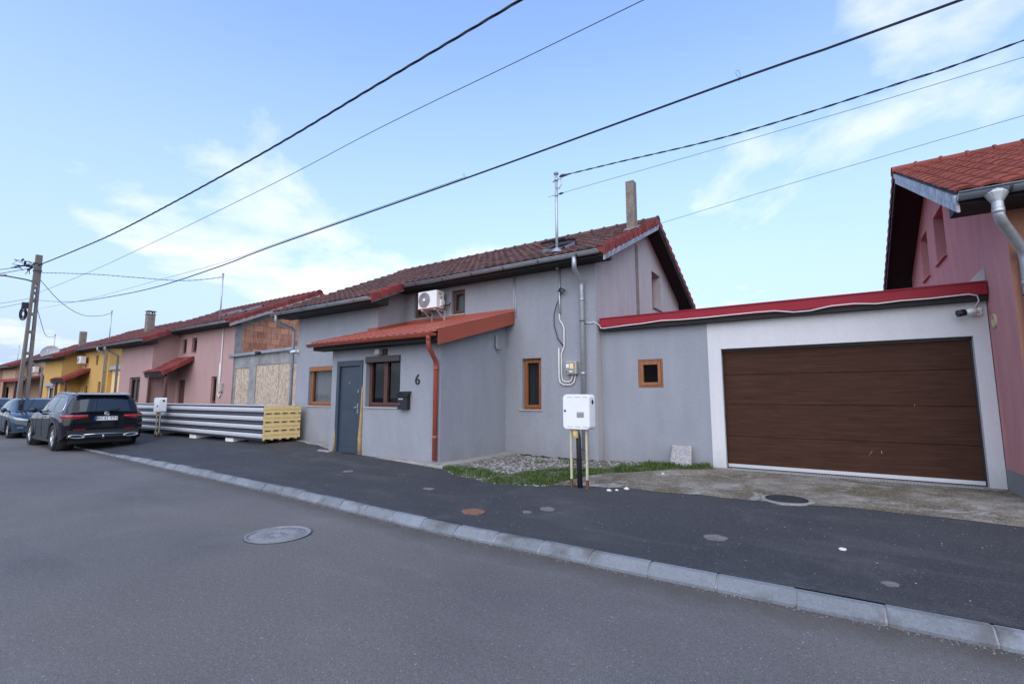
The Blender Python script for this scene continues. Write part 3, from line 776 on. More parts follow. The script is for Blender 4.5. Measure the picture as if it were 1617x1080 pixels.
def roof(t, xr, xw, xl, dy, tm, vm, over=.45, overl=.45, detail=1, vr=True, vl=True, rm=None, board='zincboard', gutterm='zinc', gr=.068, wboard='cement'):
    yr = RIDGE_Y + dy; zf = lambda y: roofz(y - dy)
    em, el, eb = EAVE_M + dy, EAVE_L + dy, 2 * RIDGE_Y - EAVE_M + dy
    X1, XW, X0 = xr + over, xw + over, xl - overl
    tw = .225 if detail else .3
    mb = MB()
    tiles(mb, XW, X1, em, yr, zf, tw); tiles(mb, X0, XW, el, yr, zf, tw)
    r = mb.build('roof', tm, t, recalc=False)
    q = MB()                                            # rear slope and the deck under the tiles
    if detail: tiles(q, X0, X1, eb, yr, zf, .45, .34, nu=4)
    else: q.poly([(X0, eb, zf(eb)), (X1, eb, zf(eb)), (X1, yr, zf(yr)), (X0, yr, zf(yr))])
    q.build('rear_slope', tm, r, recalc=False)
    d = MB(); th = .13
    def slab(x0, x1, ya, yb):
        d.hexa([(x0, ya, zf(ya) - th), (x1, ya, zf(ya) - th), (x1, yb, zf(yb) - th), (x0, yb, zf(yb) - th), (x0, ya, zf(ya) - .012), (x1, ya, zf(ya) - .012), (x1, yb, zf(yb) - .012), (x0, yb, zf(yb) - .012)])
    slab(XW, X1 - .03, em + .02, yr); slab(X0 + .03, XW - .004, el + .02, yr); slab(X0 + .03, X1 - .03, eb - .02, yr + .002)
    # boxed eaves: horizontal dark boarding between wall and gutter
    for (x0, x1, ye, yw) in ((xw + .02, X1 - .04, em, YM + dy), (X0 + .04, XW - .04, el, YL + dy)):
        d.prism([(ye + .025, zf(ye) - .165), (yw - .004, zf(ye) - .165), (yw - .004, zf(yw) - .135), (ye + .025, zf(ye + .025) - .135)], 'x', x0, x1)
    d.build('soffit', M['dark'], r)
    runs = [(XW, el, em + .02, 1), (X1, eb, yr, 1), (X0, eb, yr, -1)]
    if vr: runs.append((X1, em, yr, 1))
    if vl: runs.append((X0, el, yr, -1))
    for (x, ya, yb, s) in runs:
        v = MB(); verge(v, x, ya, yb, zf, s); v.build('verge_tiles', vm, r, recalc=False)
    k = MB(); n = round((X1 - X0) / (.40 if detail else .8)); ridge(k, X1, X0, yr, zf(yr) + .03, n); k.build('ridge_tiles', rm or tm, r, recalc=False)
    for (x, ya, yb, s) in ((X1 - .012, em + .03, yr, 1), (X1 - .012, eb - .03, yr, 1), (XW - .012, el + .03, em, 1), (X0 + .012, el + .03, yr, -1), (X0 + .012, eb - .03, yr, -1)):
        b = MB()
        # one folded board: upper lip proud of the lower face
        pr = [(-.27, -.03), (-.27, .0), (-.205, .0), (-.20, .016), (-.13, .016), (-.13, -.03)] if (x != XW - .012 and (vl or x > xl)) else [(-.27, -.03), (-.27, .0), (-.155, .0), (-.15, .018), (-.045, .018), (-.045, -.03)] if x != XW - .012 else [(-.19, -.03), (-.19, -.012), (-.1, -.012), (-.1, -.03)]
        rows = [[(x + s * o - s * .004, y, zf(y) + h) for h, o in pr] for y in (ya, yb)]
        b.grid(rows, smooth=False, closeu=True); b.poly(rows[0]); b.poly(rows[1])
        b.build('barge_board', M[wboard if x == XW - .012 else ('dark' if ya > yr else board)], r)
    for (x0, x1, e) in ((XW + .02, X1 - .12, em), (X0 + .02, XW - .02, el)):
        gm, cm = MB(), []; gutter_run(gm, cm, x0, x1, e - .045, zf(e) - .055, r=gr)
        g = gm.build('gutter', M[gutterm], t); clip_bands(cm, M['clip'], g)
    return r

def chimney(house, x0, x1, y0, y1, z0, z1, cap=False, m='chim'):
    mb = MB(); mb.box(x0, x1, y0, y1, z0, z1)
    c = mb.build('chimney', M[m], house, bevel=.012)
    f = MB(); zm = z0
    if cap:
        f.box(x0 - .03, x1 + .03, y0 - .03, y1 + .03, z1, z1 + .05); f.box(x0 + .02, x0 + .08, y0 + .02, y0 + .08, z1 + .05, z1 + .2); f.box(x1 - .08, x1 - .02, y0 + .02, y0 + .08, z1 + .05, z1 + .2)
        f.box(x0 + .02, x0 + .08, y1 - .08, y1 - .02, z1 + .05, z1 + .2); f.box(x1 - .08, x1 - .02, y1 - .08, y1 - .02, z1 + .05, z1 + .2); f.box(x0 - .03, x1 + .03, y0 - .03, y1 + .03, z1 + .2, z1 + .25)
        f.build('cap', M[m], c)
    else:
        f.box(x0 + .05, x1 - .05, y0 + .05, y1 - .05, z1 - .1, z1 + .002); f.build('flue', M['black'], c)
    return c

def skylight(r, x0, x1, ya, yb, dy, open_=.0):
    zf = lambda y: roofz(y - dy); n = Vector((0, -SL, 1)).normalized()
    def P(x, y, h): return Vector((x, y, zf(y))) + n * h
    mb = MB()
    for (a, b, c, d) in ((x0, x0 + .06, ya, yb), (x1 - .06, x1, ya, yb), (x0, x1, ya, ya + .08), (x0, x1, yb - .08, yb)):
        mb.hexa([P(a, c, .02), P(b, c, .02), P(b, d, .02), P(a, d, .02), P(a, c, .10), P(b, c, .10), P(b, d, .10), P(a, d, .10)])
    s = mb.build('roof_window', M['zinc'], r)
    g = MB()
    if open_:
        A = P(x0, yb, .12); o = open_
        # sash pivoted out above the frame
        q = [P(x0, ya + .1, .12 + o), P(x1, ya + .1, .12 + o), P(x1, yb, .12), P(x0, yb, .12)]
        g.hexa(q + [Vector(v) + n * .05 for v in q])
    else:
        g.hexa([P(x0 + .05, ya + .07, .06), P(x1 - .05, ya + .07, .06), P(x1 - .05, yb - .07, .06), P(x0 + .05, yb - .07, .06), P(x0 + .05, ya + .07, .08), P(x1 - .05, ya + .07, .08), P(x1 - .05, yb - .07, .08), P(x0 + .05, yb - .07, .08)])
    g.build('sash', M['carglass'], s)
# ------------------------------------------------------------------ the grey house
XR, XW, XL = -4.08, -9.84, -13.45
GH = thing('grey_house', 'grey rendered house number 6 with red porch roof and brown tiled roof', 'house', (-8.8, 9.0, .2))
hm = [(-5.95, -5.44, 1.22, 2.39), (-9.51, -8.83, 3.66, 4.38), (-8.15, -7.69, 3.64, 4.28)]
hw = [(-12.80, -11.69, 1.25, 2.38)]
hr = [(13.37, 14.2, 4.06, 5.12)]
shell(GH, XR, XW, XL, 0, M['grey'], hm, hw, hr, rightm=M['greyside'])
RF = roof(GH, XR, XW, XL, 0, M['tile_old'], M['tile_red'], over=.43, overl=.42)
fm, fw_ = front(YM, 0), front(YL, 0)
window(GH, fm, hm[0], M['woodf'], curtain=('blind', 0, 1, .0), sill=(.07, .03, 'sill'), lab='narrow oak window with grey blind')
window(GH, fm, hm[1], M['woodd'], curtain=('curtain2', 0, 1, .02), sill=(.05, .03, 'sill'))
window(GH, fm, hm[2], M['woodd'], curtain=('curtain2', 0, 1, .08), sill=(.03, .03, 'sill'))
window(GH, fw_, hw[0], M['woodf'], sash=.07, curtain=('curtain', 0, 1, .02), sill=(.06, .03, 'sill'), box=('woodf', .13, .0), lab='oak window with net curtain and roller box')
window(GH, gable_right(XR), hr[0], M['woodf'], depth=.26, curtain=('curtain2', 0, 1, 0), sill=(.02, .05, 'plinth'))
# old flue chase running up the gable
mb = MB(); mb.box(XR - .02, XR + .012, 12.0, 12.2, 3.2, 5.55); mb.build('flue_chase', M['chim'], GH)
CH = chimney(GH, -3.99, -3.78, 11.15, 11.38, 5.52, 6.92)
mb = MB(); q = [(x, y, roofz(y) + h) for h in (-.01, .085) for (x, y) in ((-4.05, 11.07), (-3.72, 11.07), (-3.72, 11.46), (-4.05, 11.46))]; mb.hexa(q); mb.build('flashing', M['paleconc'], CH, bevel=.02)
skylight(RF, -5.50, -4.90, 9.5, 10.2, 0, .12)

# porch: a box in front of the recess, with door and window
YB, PX0, PX1 = 7.08, -9.90, -6.42
hp = [(-9.69, -8.77, .10, 2.34), (-8.67, -7.57, 1.285, 2.40)]
PZ = lambda y: 2.77 + .277 * (y - 6.72)
mb = MB(); wallgrid(mb, front(YB, 0), PX0, PX1, -.1, PZ(YB) - .08, hp, depth=.2)
for (x, s) in ((PX0, YL), (PX1, YM)):
    mb.poly([(x, YB, -.1), (x, s, -.1), (x, s, PZ(s) - .08), (x, YB, PZ(YB) - .08)])
PW = mb.build('porch_wall', M['grey'], GH)
# concrete plinth slab round the porch
mb = MB()
out = [(-10.0, YB + .0), (-9.98, 6.98), (-9.72, 6.96)]
def gzs(x, y): return gz(x, y)
mb.prism([(-8.72, 6.955), (-6.42, 6.80), (-6.12, 6.82), (-6.06, 7.4), (-6.10, 9.34), (-6.42, 9.34), (-6.42, 7.10), (-8.72, 7.10)], 'z', .0, .236)
mb.prism([(-10.25, 7.10), (-10.2, 6.98), (-9.72, 6.95), (-9.72, 7.10)], 'z', .0, .262)
mb.build('plinth_slab', M['conc'], GH, bevel=.012)
mb = MB(); mb.prism([(-6.08, 7.0), (-5.98, 7.02), (-5.93, 8.4), (-6.02, 9.3), (-6.10, 9.3)], 'z', .0, .175); mb.build('slab_edge', M['conc'], GH, bevel=.02)
window(GH, front(YB, 0), hp[1], M['woodd'], depth=.14, panes=2, sash=.05, curtain=('blind', .52, 1., .02), gl='glassd', sill=(.03, .025, 'sill'), box=('shutterbox', .14, .045), lab='two part walnut window with brown shutter box')
# the door: frame, leaf, handle, spyhole; raw foam shows round the foot of the frame
u0, u1, v0, v1 = hp[0]
f = front(YB, 0)
mb = MB(); z0 = .225
for (a, b, c, d) in ((u0 + .0, u0 + .1, z0, v1), (u1 - .1, u1, z0, v1), (u0 + .1, u1 - .1, v1 - .13, v1)): fbox(mb, f, a + .002, b - .002, c, d - .002, -.1, .025)
fbox(mb, f, u0, u1, z0 - .12, z0, -.2, .02)
DR = mb.build('door', M['door'], GH, bevel=.006)
mb = MB(); fbox(mb, f, u0 + .102, u1 - .102, z0 + .01, v1 - .133, -.1, -.025)
for (a, b, c, d) in ((.2, .72, .15, .9), (.2, .72, 1.02, 1.75)): fbox(mb, f, u0 + a, u0 + b, z0 + c, z0 + d, -.03, -.021)
mb.build('leaf', M['door'], DR, bevel=.004)
mb = MB(); hx = u1 - .17
fbox(mb, f, hx - .022, hx + .022, 1.13, 1.36, -.03, -.014); mb.tube([f(hx, 1.27, -.02), f(hx, 1.27, .03), f(hx - .02, 1.265, .04), f(hx - .13, 1.25, .04)], .0095, 8)
mb.build('handle', M['steel'], DR)
mb = MB(); mb.tube([f(hx, 1.62, -.03), f(hx, 1.62, -.008)], .022, 12); mb.tube([f(hx, 1.66, -.03), f(hx, 1.66, -.012)], .015, 10); mb.build('lock', M['steel'], DR)
mb = MB(); mb.tube([f((u0 + u1) / 2 - .03, 1.83, -.03), f((u0 + u1) / 2 - .03, 1.83, -.012)], .014, 10); mb.build('spyhole', M['steel'], DR)
mb = MB()
mb.tube([f(u1 + .005, .24, .02), f(u1 - .012, .6, .022), f(u1 + .004, 1.0, .018), f(u1 + .002, 1.35, .014), f(u1, 1.75, .008)], [.05, .042, .032, .022, .012], 8); mb.build('foam_seal', M['expand'], DR); mb = MB()
mb.tube([f(u0 - .0, .24, .02), f(u0 + .012, .5, .02), f(u0 + .008, .78, .012)], [.032, .03, .012], 8)
mb.build('foam_seal', M['expand'], DR)

# porch roof of pressed metal tiles
RX0, RX1, RY0 = -10.22, -6.16, 6.72
mb = MB()
def ptile(x0, x1, ya, yb):
    nx = round((x1 - x0) / .2) * 6; nr = round((yb - ya) / .35)
    for r in range(nr):
        a, b = ya + (yb - ya) * r / nr, ya + (yb - ya) * (r + 1) / nr
        rows = []
        for (y, h) in ((a, -.012), (a + .004, .02), ((a + b) / 2, .012), (b, .0)):
            rows.append([(lerp(x0, x1, k / nx), y, PZ(y) + h + .016 * (0.5 + .5 * math.cos(2 * math.pi * k / 6)) ** 1.5) for k in range(nx + 1)])
        mb.grid(rows[:2], smooth=False); mb.grid(rows[1:], smooth=True)
ptile(RX0, -9.84, RY0, YL); ptile(-9.84, RX1 - .02, RY0, YM)
PR = mb.build('porch_roof', M['sheet_red'], GH, recalc=False)
mb = MB()                                               # flashing up the walls
mb.hexa([(-10.22, YL - .02, PZ(YL)), (-9.845, YL - .02, PZ(YL)), (-9.845, YL - .004, PZ(YL)), (-10.22, YL - .004, PZ(YL)), (-10.22, YL - .02, PZ(YL) + .10), (-9.845, YL - .02, PZ(YL) + .10), (-9.845, YL - .004, PZ(YL) + .1), (-10.22, YL - .004, PZ(YL) + .1)])
mb.box(-9.82, -6.15, YM - .02, YM - .003, PZ(YM) - .02, PZ(YM) + .10)
mb.hexa([(-9.838, YL, PZ(YL)), (-9.822, YL, PZ(YL)), (-9.822, YM, PZ(YM)), (-9.838, YM, PZ(YM)), (-9.838, YL, PZ(YL) + .1), (-9.822, YL, PZ(YL) + .1), (-9.822, YM, PZ(YM) + .1), (-9.838, YM, PZ(YM) + .1)])
mb.build('flashing', M['sheet_red'], PR)
# folded verge sheet on the right, plain one on the left
for (x, ya, yb, h) in ((RX1, RY0 - .02, YM - .005, .27), (RX0 - .01, RY0, YL - .005, .1)):
    mb = MB(); mb.hexa([(x - .012, ya, PZ(ya) - h), (x, ya, PZ(ya) - h), (x, yb, PZ(yb) - h), (x - .012, yb, PZ(yb) - h), (x - .012, ya, PZ(ya) + .035), (x, ya, PZ(ya) + .035), (x, yb, PZ(yb) + .035), (x - .012, yb, PZ(yb) + .035)])
    if x == RX1: mb.hexa([(x - .08, ya, PZ(ya) + .026), (x + .004, ya, PZ(ya) + .026), (x + .004, yb, PZ(yb) + .026), (x - .08, yb, PZ(yb) + .026), (x - .08, ya, PZ(ya) + .04), (x + .004, ya, PZ(ya) + .04), (x + .004, yb, PZ(yb) + .04), (x - .08, yb, PZ(yb) + .04)])
    mb.build('verge_sheet', M['sheet_red'], PR)
mb = MB()                                               # underside boarding and beam
mb.hexa([(RX0, RY0 + .03, PZ(RY0) - .07), (RX1 - .02, RY0 + .03, PZ(RY0) - .07), (RX1 - .02, YM - .01, PZ(YM) - .07), (RX0, YL - .01, PZ(YL) - .07), (RX0, RY0 + .03, PZ(RY0) - .02), (RX1 - .02, RY0 + .03, PZ(RY0) - .02), (RX1 - .02, YM - .01, PZ(YM) - .02), (RX0, YL - .01, PZ(YL) - .02)])
mb.box(RX0 + .02, RX1 - .04, RY0 + .03, RY0 + .06, PZ(RY0) - .18, PZ(RY0) - .02); mb.box(RX0 + .02, RX1 - .02, RY0 + .06, YB - .01, PZ(RY0) - .18, PZ(RY0) - .15)
for x in (RX0 + .1, RX1 - .14): mb.box(x, x + .09, RY0 + .07, YB + .1, PZ(RY0) - .15, PZ(RY0) - .06)
mb.build('soffit', M['dark'], PR)
mb, cm = MB(), []; gutter_run(mb, cm, RX0 - .05, RX1 - .06, RY0 - .055, PZ(RY0) - .05, r=.062, clips=1.1)
G = mb.build('gutter', M['sheet_red'], PR); clip_bands(cm, M['sheet_red'], G)
gx, gy, gzz = -6.38, RY0 - .055, PZ(RY0) - .11
downpipe('downpipe', GH, [(gx, gy, gzz + .06), (gx, gy, gzz - .12), (gx - .01, gy + .03, gzz - .20), (gx - .05, gy + .18, gzz - .34), (gx - .1, YB - .10, gzz - .44), (gx - .115, YB - .065, gzz - .54), (gx - .115, YB - .065, .27)], .047, M['sheet_red'], M['sheet_red'],
         joints=[((gx, gy, gzz - .02), (0, 0, 2)), ((gx - .115, YB - .065, gzz - .6), (0, 0, 1)), ((gx - .115, YB - .065, .72), (0, 0, 1))])
# rain pipes of the main roof
gyL, gzL = EAVE_L - .045, roofz(EAVE_L) - .12
downpipe('downpipe', GH, [(-13.62, gyL, gzL + .05), (-13.62, gyL, gzL - .16), (-13.62, gyL + .05, gzL - .22), (-13.57, YL - .11, gzL - .34), (-13.57, YL - .075, gzL - .44), (-13.57, YL - .075, .26)], .046, M['zinc'], M['clip'],
         joints=[((-13.57, YL - .075, 2.9), (0, 0, 1))], brackets=[(-13.57, YL - .075, 2.85), (-13.57, YL - .075, 1.2)])
gyM, gzM = EAVE_M - .045, roofz(EAVE_M) - .12
downpipe('downpipe', GH, [(-4.32, gyM, gzM + .05), (-4.32, gyM, gzM - .17), (-4.34, gyM + .05, gzM - .24), (-4.36, YM - .12, gzM - .42), (-4.36, YM - .085, gzM - .52), (-4.36, YM - .085, .14)], .05, M['galv'], M['clip'],
         joints=[((-4.36, YM - .085, 3.6), (0, 0, 1)), ((-4.36, YM - .085, 2.0), (0, 0, 1)), ((-4.36, YM - .085, .85), (0, 0, 1.2))], brackets=[(-4.36, YM - .085, 3.13), (-4.36, YM - .085, .93), (-4.36, YM - .085, .42)])
# the house number
def text(s, size, fr_, u, v, w, m, parent, name, depth=.004, align='CENTER'):
    cu = bpy.data.curves.new('txt', 'FONT'); cu.body = s; cu.size = size; cu.extrude = depth; cu.align_x = align; cu.align_y = 'CENTER'; cu.resolution_u = 4
    tmp = bpy.data.objects.new('txt', cu); COL.objects.link(tmp)
    bpy.context.view_layer.update()
    me = bpy.data.meshes.new_from_object(tmp.evaluated_get(bpy.context.evaluated_depsgraph_get()))
    bpy.data.objects.remove(tmp); bpy.data.curves.remove(cu)
    z = Vector((0, 0, 1)); mt = Matrix((fr_.ux, z, fr_.n)).transposed().to_4x4(); mt.translation = fr_(u, v, w) - (WL.get(parent, Vector((0, 0, 0))))
    me.transform(mt); me.materials.clear(); me.materials.append(m)
    o = bpy.data.objects.new(name, me); COL.objects.link(o); o.parent = parent
    return o
text('6', .30, front(YB, 0), -7.05, 1.85, .012, M['ink'], GH, 'house_number', .01)

# ragged dark gap under the render along the gravel
mb = MB(); top = []; q = -6.05
while q < -4.12: top.append((q, gz(q, 9.3) + .022 + .018 * math.sin(q * 9) * math.sin(q * 23) + rnd.uniform(-.006, .006))); q += .05
mb.grid([[(x, YM - .004, gz(x, 9.3) - .03) for x, z in top], [(x, YM - .004, z) for x, z in top]], smooth=False); mb.build('plinth_gap', M['dark'], GH, recalc=False)
# old cable ends left on the render
mb = MB()
for dx, c0 in ((0, 3.42), (.045, 3.36)): mb.tube([(-6.18 + dx, YM - .012, 4.36), (-6.19 + dx, YM - .014, 4.0), (-6.17 + dx + .01, YM - .014, c0 + .25), (-6.16 + dx, YM - .02, c0)], .009, 6)
mb.tube([(-6.26, YM - .012, 3.08), (-6.3, YM - .03, 2.86), (-6.34, YM - .03, 2.66)], .007, 6)
o = mb.build('cable', M['galv']); tag(o, 'pair of loose grey cables hanging down the wall above the porch', 'cable')
mb = MB(); mb.tube([(-6.37, 8.9, 2.92), (-6.37, 8.9, 2.66), (-6.36, 8.92, 2.62), (-6.33, 9.02, 2.60)], .03, 8)
mb.build('overflow_pipe', M['grey'], GH)
mb = MB(); mb.poly([(XL - .4, 8.0, .1)] * 3) if False else None

# ------------------------------------------------------------------ things fixed to the grey house
t = thing('air_conditioner', 'white air conditioner unit on brackets under the eaves of the grey house', 'air conditioner', (-8.6, 9.1, 3.8))
ax0, ax1, ay0, ay1, az0, az1 = -8.93, -8.27, 8.90, 9.20, 3.79, 4.25
mb = MB(); mb.box(ax0, ax1, ay0, ay1, az0, az1); B = mb.build('casing', M['whitepl'], t, bevel=.018)
mb = MB(); cx, cz = ax0 + .235, (az0 + az1) / 2
mb.lathe([(.205, 0), (.205, -.006), (.19, -.012)], (cx, ay0, cz), 'y', 32)
for k in range(9): mb.lathe([(.04 + k * .018, -.012), (.044 + k * .018, -.016), (.048 + k * .018, -.012)], (cx, ay0, cz), 'y', 32)
for k in range(12):
    a = 6.2832 * k / 12; mb.bar((cx + .03 * math.cos(a), ay0 - .013, cz + .03 * math.sin(a)), (cx + .195 * math.cos(a), ay0 - .013, cz + .195 * math.sin(a)), .005, .004, (0, 1, 0))
mb.build('fan_grille', M['greypl'], t)
mb = MB(); mb.lathe([(.19, -.002), (0, -.0025)], (cx, ay0, cz), 'y', 32); mb.build('fan_opening', M['plinth'], t)
mb = MB(); mb.lathe([(.045, -.008), (.045, -.02), (.03, -.024), (0, -.024)], (cx, ay0, cz), 'y', 20); mb.build('hub', M['whitepl'], t)
mb = MB(); mb.box(ax1 - .001, ax1 + .045, ay0 + .13, ay1 - .02, az0 + .05, az0 + .22); mb.build('valve_cover', M['whitepl'], t, bevel=.015)
mb = MB(); mb.box(ax1, ax1 + .004, ay0 + .1, ay0 + .17, az1 - .1, az1 - .07); mb.box(ax1, ax1 + .004, ay0 + .16, ay0 + .2, az1 - .2, az1 - .16); mb.build('grip', M['black'], t)
for x in (ax0 + .12, ax1 - .1):
    mb = MB(); mb.box(x - .02, x + .02, ay0 + .03, YM, az0 - .05, az0 - .012); mb.box(x - .02, x + .02, YM - .03, YM - .002, az0 - .28, az0 - .05)
    mb.hexa([(x - .008, ay0 + .1, az0 - .05), (x + .008, ay0 + .1, az0 - .05), (x + .008, YM - .03, az0 - .27), (x - .008, YM - .03, az0 - .27), (x - .008, ay0 + .16, az0 - .05), (x + .008, ay0 + .16, az0 - .05), (x + .008, YM - .03, az0 - .23), (x - .008, YM - .03, az0 - .23)])
    mb.build('bracket', M['cream'] if False else M['whitemetal'], t)
mb = MB(); mb.tube([(ax1 + .03, ay0 + .2, az0 + .1), (ax1 + .07, ay0 + .22, az0 + .07), (ax1 + .09, YM - .06, az0 + .1), (ax1 + .08, YM - .0, az0 + .18)], .016, 8); mb.build('hose', M['black'], t)

t = thing('mailbox', 'black metal mailbox with pitched lid on the porch wall', 'mailbox', (-7.38, 7.0, 1.4))
x0, x1 = -7.52, -7.25
mb = MB(); mb.prism([(YB - .11, 1.25), (YB - .003, 1.25), (YB - .003, 1.60), (YB - .11, 1.52)], 'x', x0, x1); mb.build('body', M['black'], t, bevel=.008)
mb = MB(); mb.hexa([(x0 - .03, YB - .15, 1.505), (x1 + .03, YB - .15, 1.505), (x1 + .03, YB - .002, 1.605), (x0 - .03, YB - .002, 1.605), (x0 - .03, YB - .15, 1.52), (x1 + .03, YB - .15, 1.52), (x1 + .03, YB - .002, 1.622), (x0 - .03, YB - .002, 1.622)])
mb.build('lid', M['black'], t, bevel=.004)
mb = MB(); mb.box(x0 + .03, x0 + .16, YB - .1125, YB - .109, 1.45, 1.475); mb.build('name_plate', M['alu'], t)
mb = MB(); mb.tube([(x0 + .05, YB - .108, 1.36), (x0 + .05, YB - .118, 1.36)], .011, 10); mb.build('lock', M['steel'], t)

t = thing('wall_lamp', 'small grey box lamp on the wall under the porch roof', 'wall lamp', (-8.1, 7.0, 2.5))
mb = MB(); mb.box(-8.10, -7.98, YB - .05, YB - .003, 2.42, 2.54); mb.build('bracket', M['black'], t, bevel=.008)
mb = MB(); mb.box(-8.24, -8.1, YB - .15, YB - .02, 2.42, 2.54); mb.build('lamp_head', M['greypl'], t, bevel=.012)

t = thing('security_camera', 'small white security camera beside the left downpipe of the grey house', 'security camera', (-13.44, 8.3, 2.87))
mb = MB(); mb.tube([(-13.40, YL - .004, 2.88), (-13.40, YL - .03, 2.88)], .055, 16); mb.tube([(-13.40, YL - .03, 2.88), (-13.42, YL - .10, 2.88)], .022, 10); mb.build('base', M['whitepl'], t)
mb = MB(); mb.tube([(-13.36, YL - .10, 2.885), (-13.58, YL - .14, 2.855)], .04, 14); mb.build('body', M['whitepl'], t)
mb = MB(); mb.tube([(-13.58, YL - .14, 2.855), (-13.62, YL - .147, 2.85)], .041, 14); mb.build('lens', M['black'], t)

t = thing('electricity_meter', 'electricity meter box beside the downpipe of the grey house', 'meter box', (-4.64, 9.3, 2.1))
mb = MB(); mb.box(-4.76, -4.50, YM - .13, YM - .003, 1.99, 2.27); mb.build('casing', M['greypl'] if False else M['sill'], t, bevel=.012)
mb = MB(); mb.box(-4.75, -4.53, YM - .145, YM - .131, 2.02, 2.255); mb.build('cover', M['meterglass'], t, bevel=.006)
mb = MB(); mb.box(-4.73, -4.66, YM - .152, YM - .146, 2.13, 2.21); mb.box(-4.65, -4.58, YM - .15, YM - .146, 2.03, 2.06); mb.build('dial', M['whitepl'], t)
mb = MB(); mb.box(-4.64, -4.56, YM - .151, YM - .146, 2.11, 2.22); mb.build('label_plate', M['foam'], t)
mb = MB(); mb.tube([(-4.72, YM - .146, 2.05), (-4.72, YM - .153, 2.05)], .016, 10); mb.build('seal', M['redlens'], t)

# service mast through the roof with its conduit down the wall
t = thing('service_mast', 'grey steel service mast rising through the grey house roof', 'mast', (-4.92, 9.2, 4.8))
mx, my = -4.93, 9.22
mb = MB(); mb.tube([(mx, my, 4.35), (mx, my, 6.58)], .033, 12); mb.build('pole', M['galv'], t)
mb = MB(); mb.lathe([(.0, .07), (.04, .06), (.06, .02), (.055, 0), (.03, -.01)], (mx, my, 6.58), 'z', 14); mb.build('cap', M['greypl'], t)
mb = MB(); mb.tube([(mx - .09, my, 6.42), (mx + .16, my - .02, 6.46)], .012, 8); mb.tube([(mx + .12, my - .02, 6.46), (mx + .15, my - .03, 6.30), (mx + .08, my - .03, 6.2), (mx + .02, my - .02, 6.28)], .012, 8); mb.tube([(mx, my, 6.42), (mx, my, 6.48)], .045, 10); mb.tube([(mx, my, 6.05), (mx, my, 6.09)], .04, 10); mb.build('clamp', M['galv'], t)
mb = MB(); mb.lathe([(.035, 0), (.10, -.06), (.13, -.12)], (mx, my, 4.85), 'z', 14); mb.build('roof_collar', M['zinc'], t)
t = thing('conduit', 'silver and white cable conduits looping down the grey wall to the meter', 'conduit', (-4.92, 9.3, 3.0))
yw = YM - .03
mb = MB(); mb.tube([(mx, yw, 4.45), (mx, yw, 3.62), (mx, yw, 3.35)], .022, 8); mb.build('steel_tube', M['galv'], t)
mb = MB()
mb.tube([(mx - .01, yw, 3.42), (mx - .01, yw, 3.28), (mx + .0, yw, 3.2), (mx + .07, yw, 3.1), (mx + .10, yw, 3.02), (mx + .10, yw, 2.62), (mx + .03, yw, 2.45), (mx + .03, yw, 1.96), (mx + .05, yw, 1.87), (mx + .11, yw, 1.83), (mx + .22, yw, 1.83), (mx + .27, yw, 1.87), (mx + .29, yw, 1.95), (mx + .29, yw, 2.0)], .017, 8)
mb.tube([(mx - .035, yw, 2.58), (mx - .035, yw, 1.94), (mx - .01, yw, 1.82), (mx + .08, yw, 1.765), (mx + .25, yw, 1.765), (mx + .33, yw, 1.82), (mx + .355, yw, 1.92), (mx + .355, yw, 2.0)], .017, 8)
mb.build('plastic_tube', M['whitecable'], t)
mb = MB(); mb.tube([(mx + .02, yw, 3.72), (mx - .06, yw - .02, 3.58), (mx - .13, yw - .03, 3.35), (mx - .13, yw - .03, 3.1), (mx - .05, yw - .02, 2.8), (mx + .08, yw, 2.62)], .011, 8)
mb.tube([(mx - .02, yw, 3.86), (mx + .05, yw - .06, 3.92), (mx + .17, yw - .06, 3.86), (mx + .06, yw - .05, 3.78), (mx + .02, yw - .03, 3.88)], .02, 8)
mb.build('black_cable', M['cable'], t)
# ------------------------------------------------------------------ garage between the grey and the pink house
YG = 9.6
GA = thing('garage', 'low garage with wine red roof edge and brown woodgrain sectional door', 'garage', (-1.0, YG, .2))
fg = front(YG, 0); gate = (-1.67, 1.81, -.1, 2.40)
mb = MB(); wallgrid(mb, fg, XR + .001, -1.9, -.1, 3.0, [(-3.275, -2.765, 1.69, 2.265)], depth=.16)
mb.poly([(XR + .02, YG, 3.0), (2., YG, 3.0), (2., 15.9, 3.0), (XR + .02, 15.9, 3.0)]); mb.poly([(XR, 15.9, -.1), (2., 15.9, -.1), (2., 15.9, 3.0), (XR, 15.9, 3.0)])
mb.build('wall', M['grey'], GA)
mb = MB(); wallgrid(mb, front(YG - .006, 0), -1.9, 1.99, -.1, 3.0, [gate], depth=.2)
mb.poly([(-1.9, YG - .006, -.1), (-1.9, YG, -.1), (-1.9, YG, 3.), (-1.9, YG - .006, 3.)])
mb.build('portal_wall', M['white'], GA)
window(GA, fg, (-3.275, -2.765, 1.69, 2.265), M['woodf'], depth=.05, sash=.062, gl='glassd')
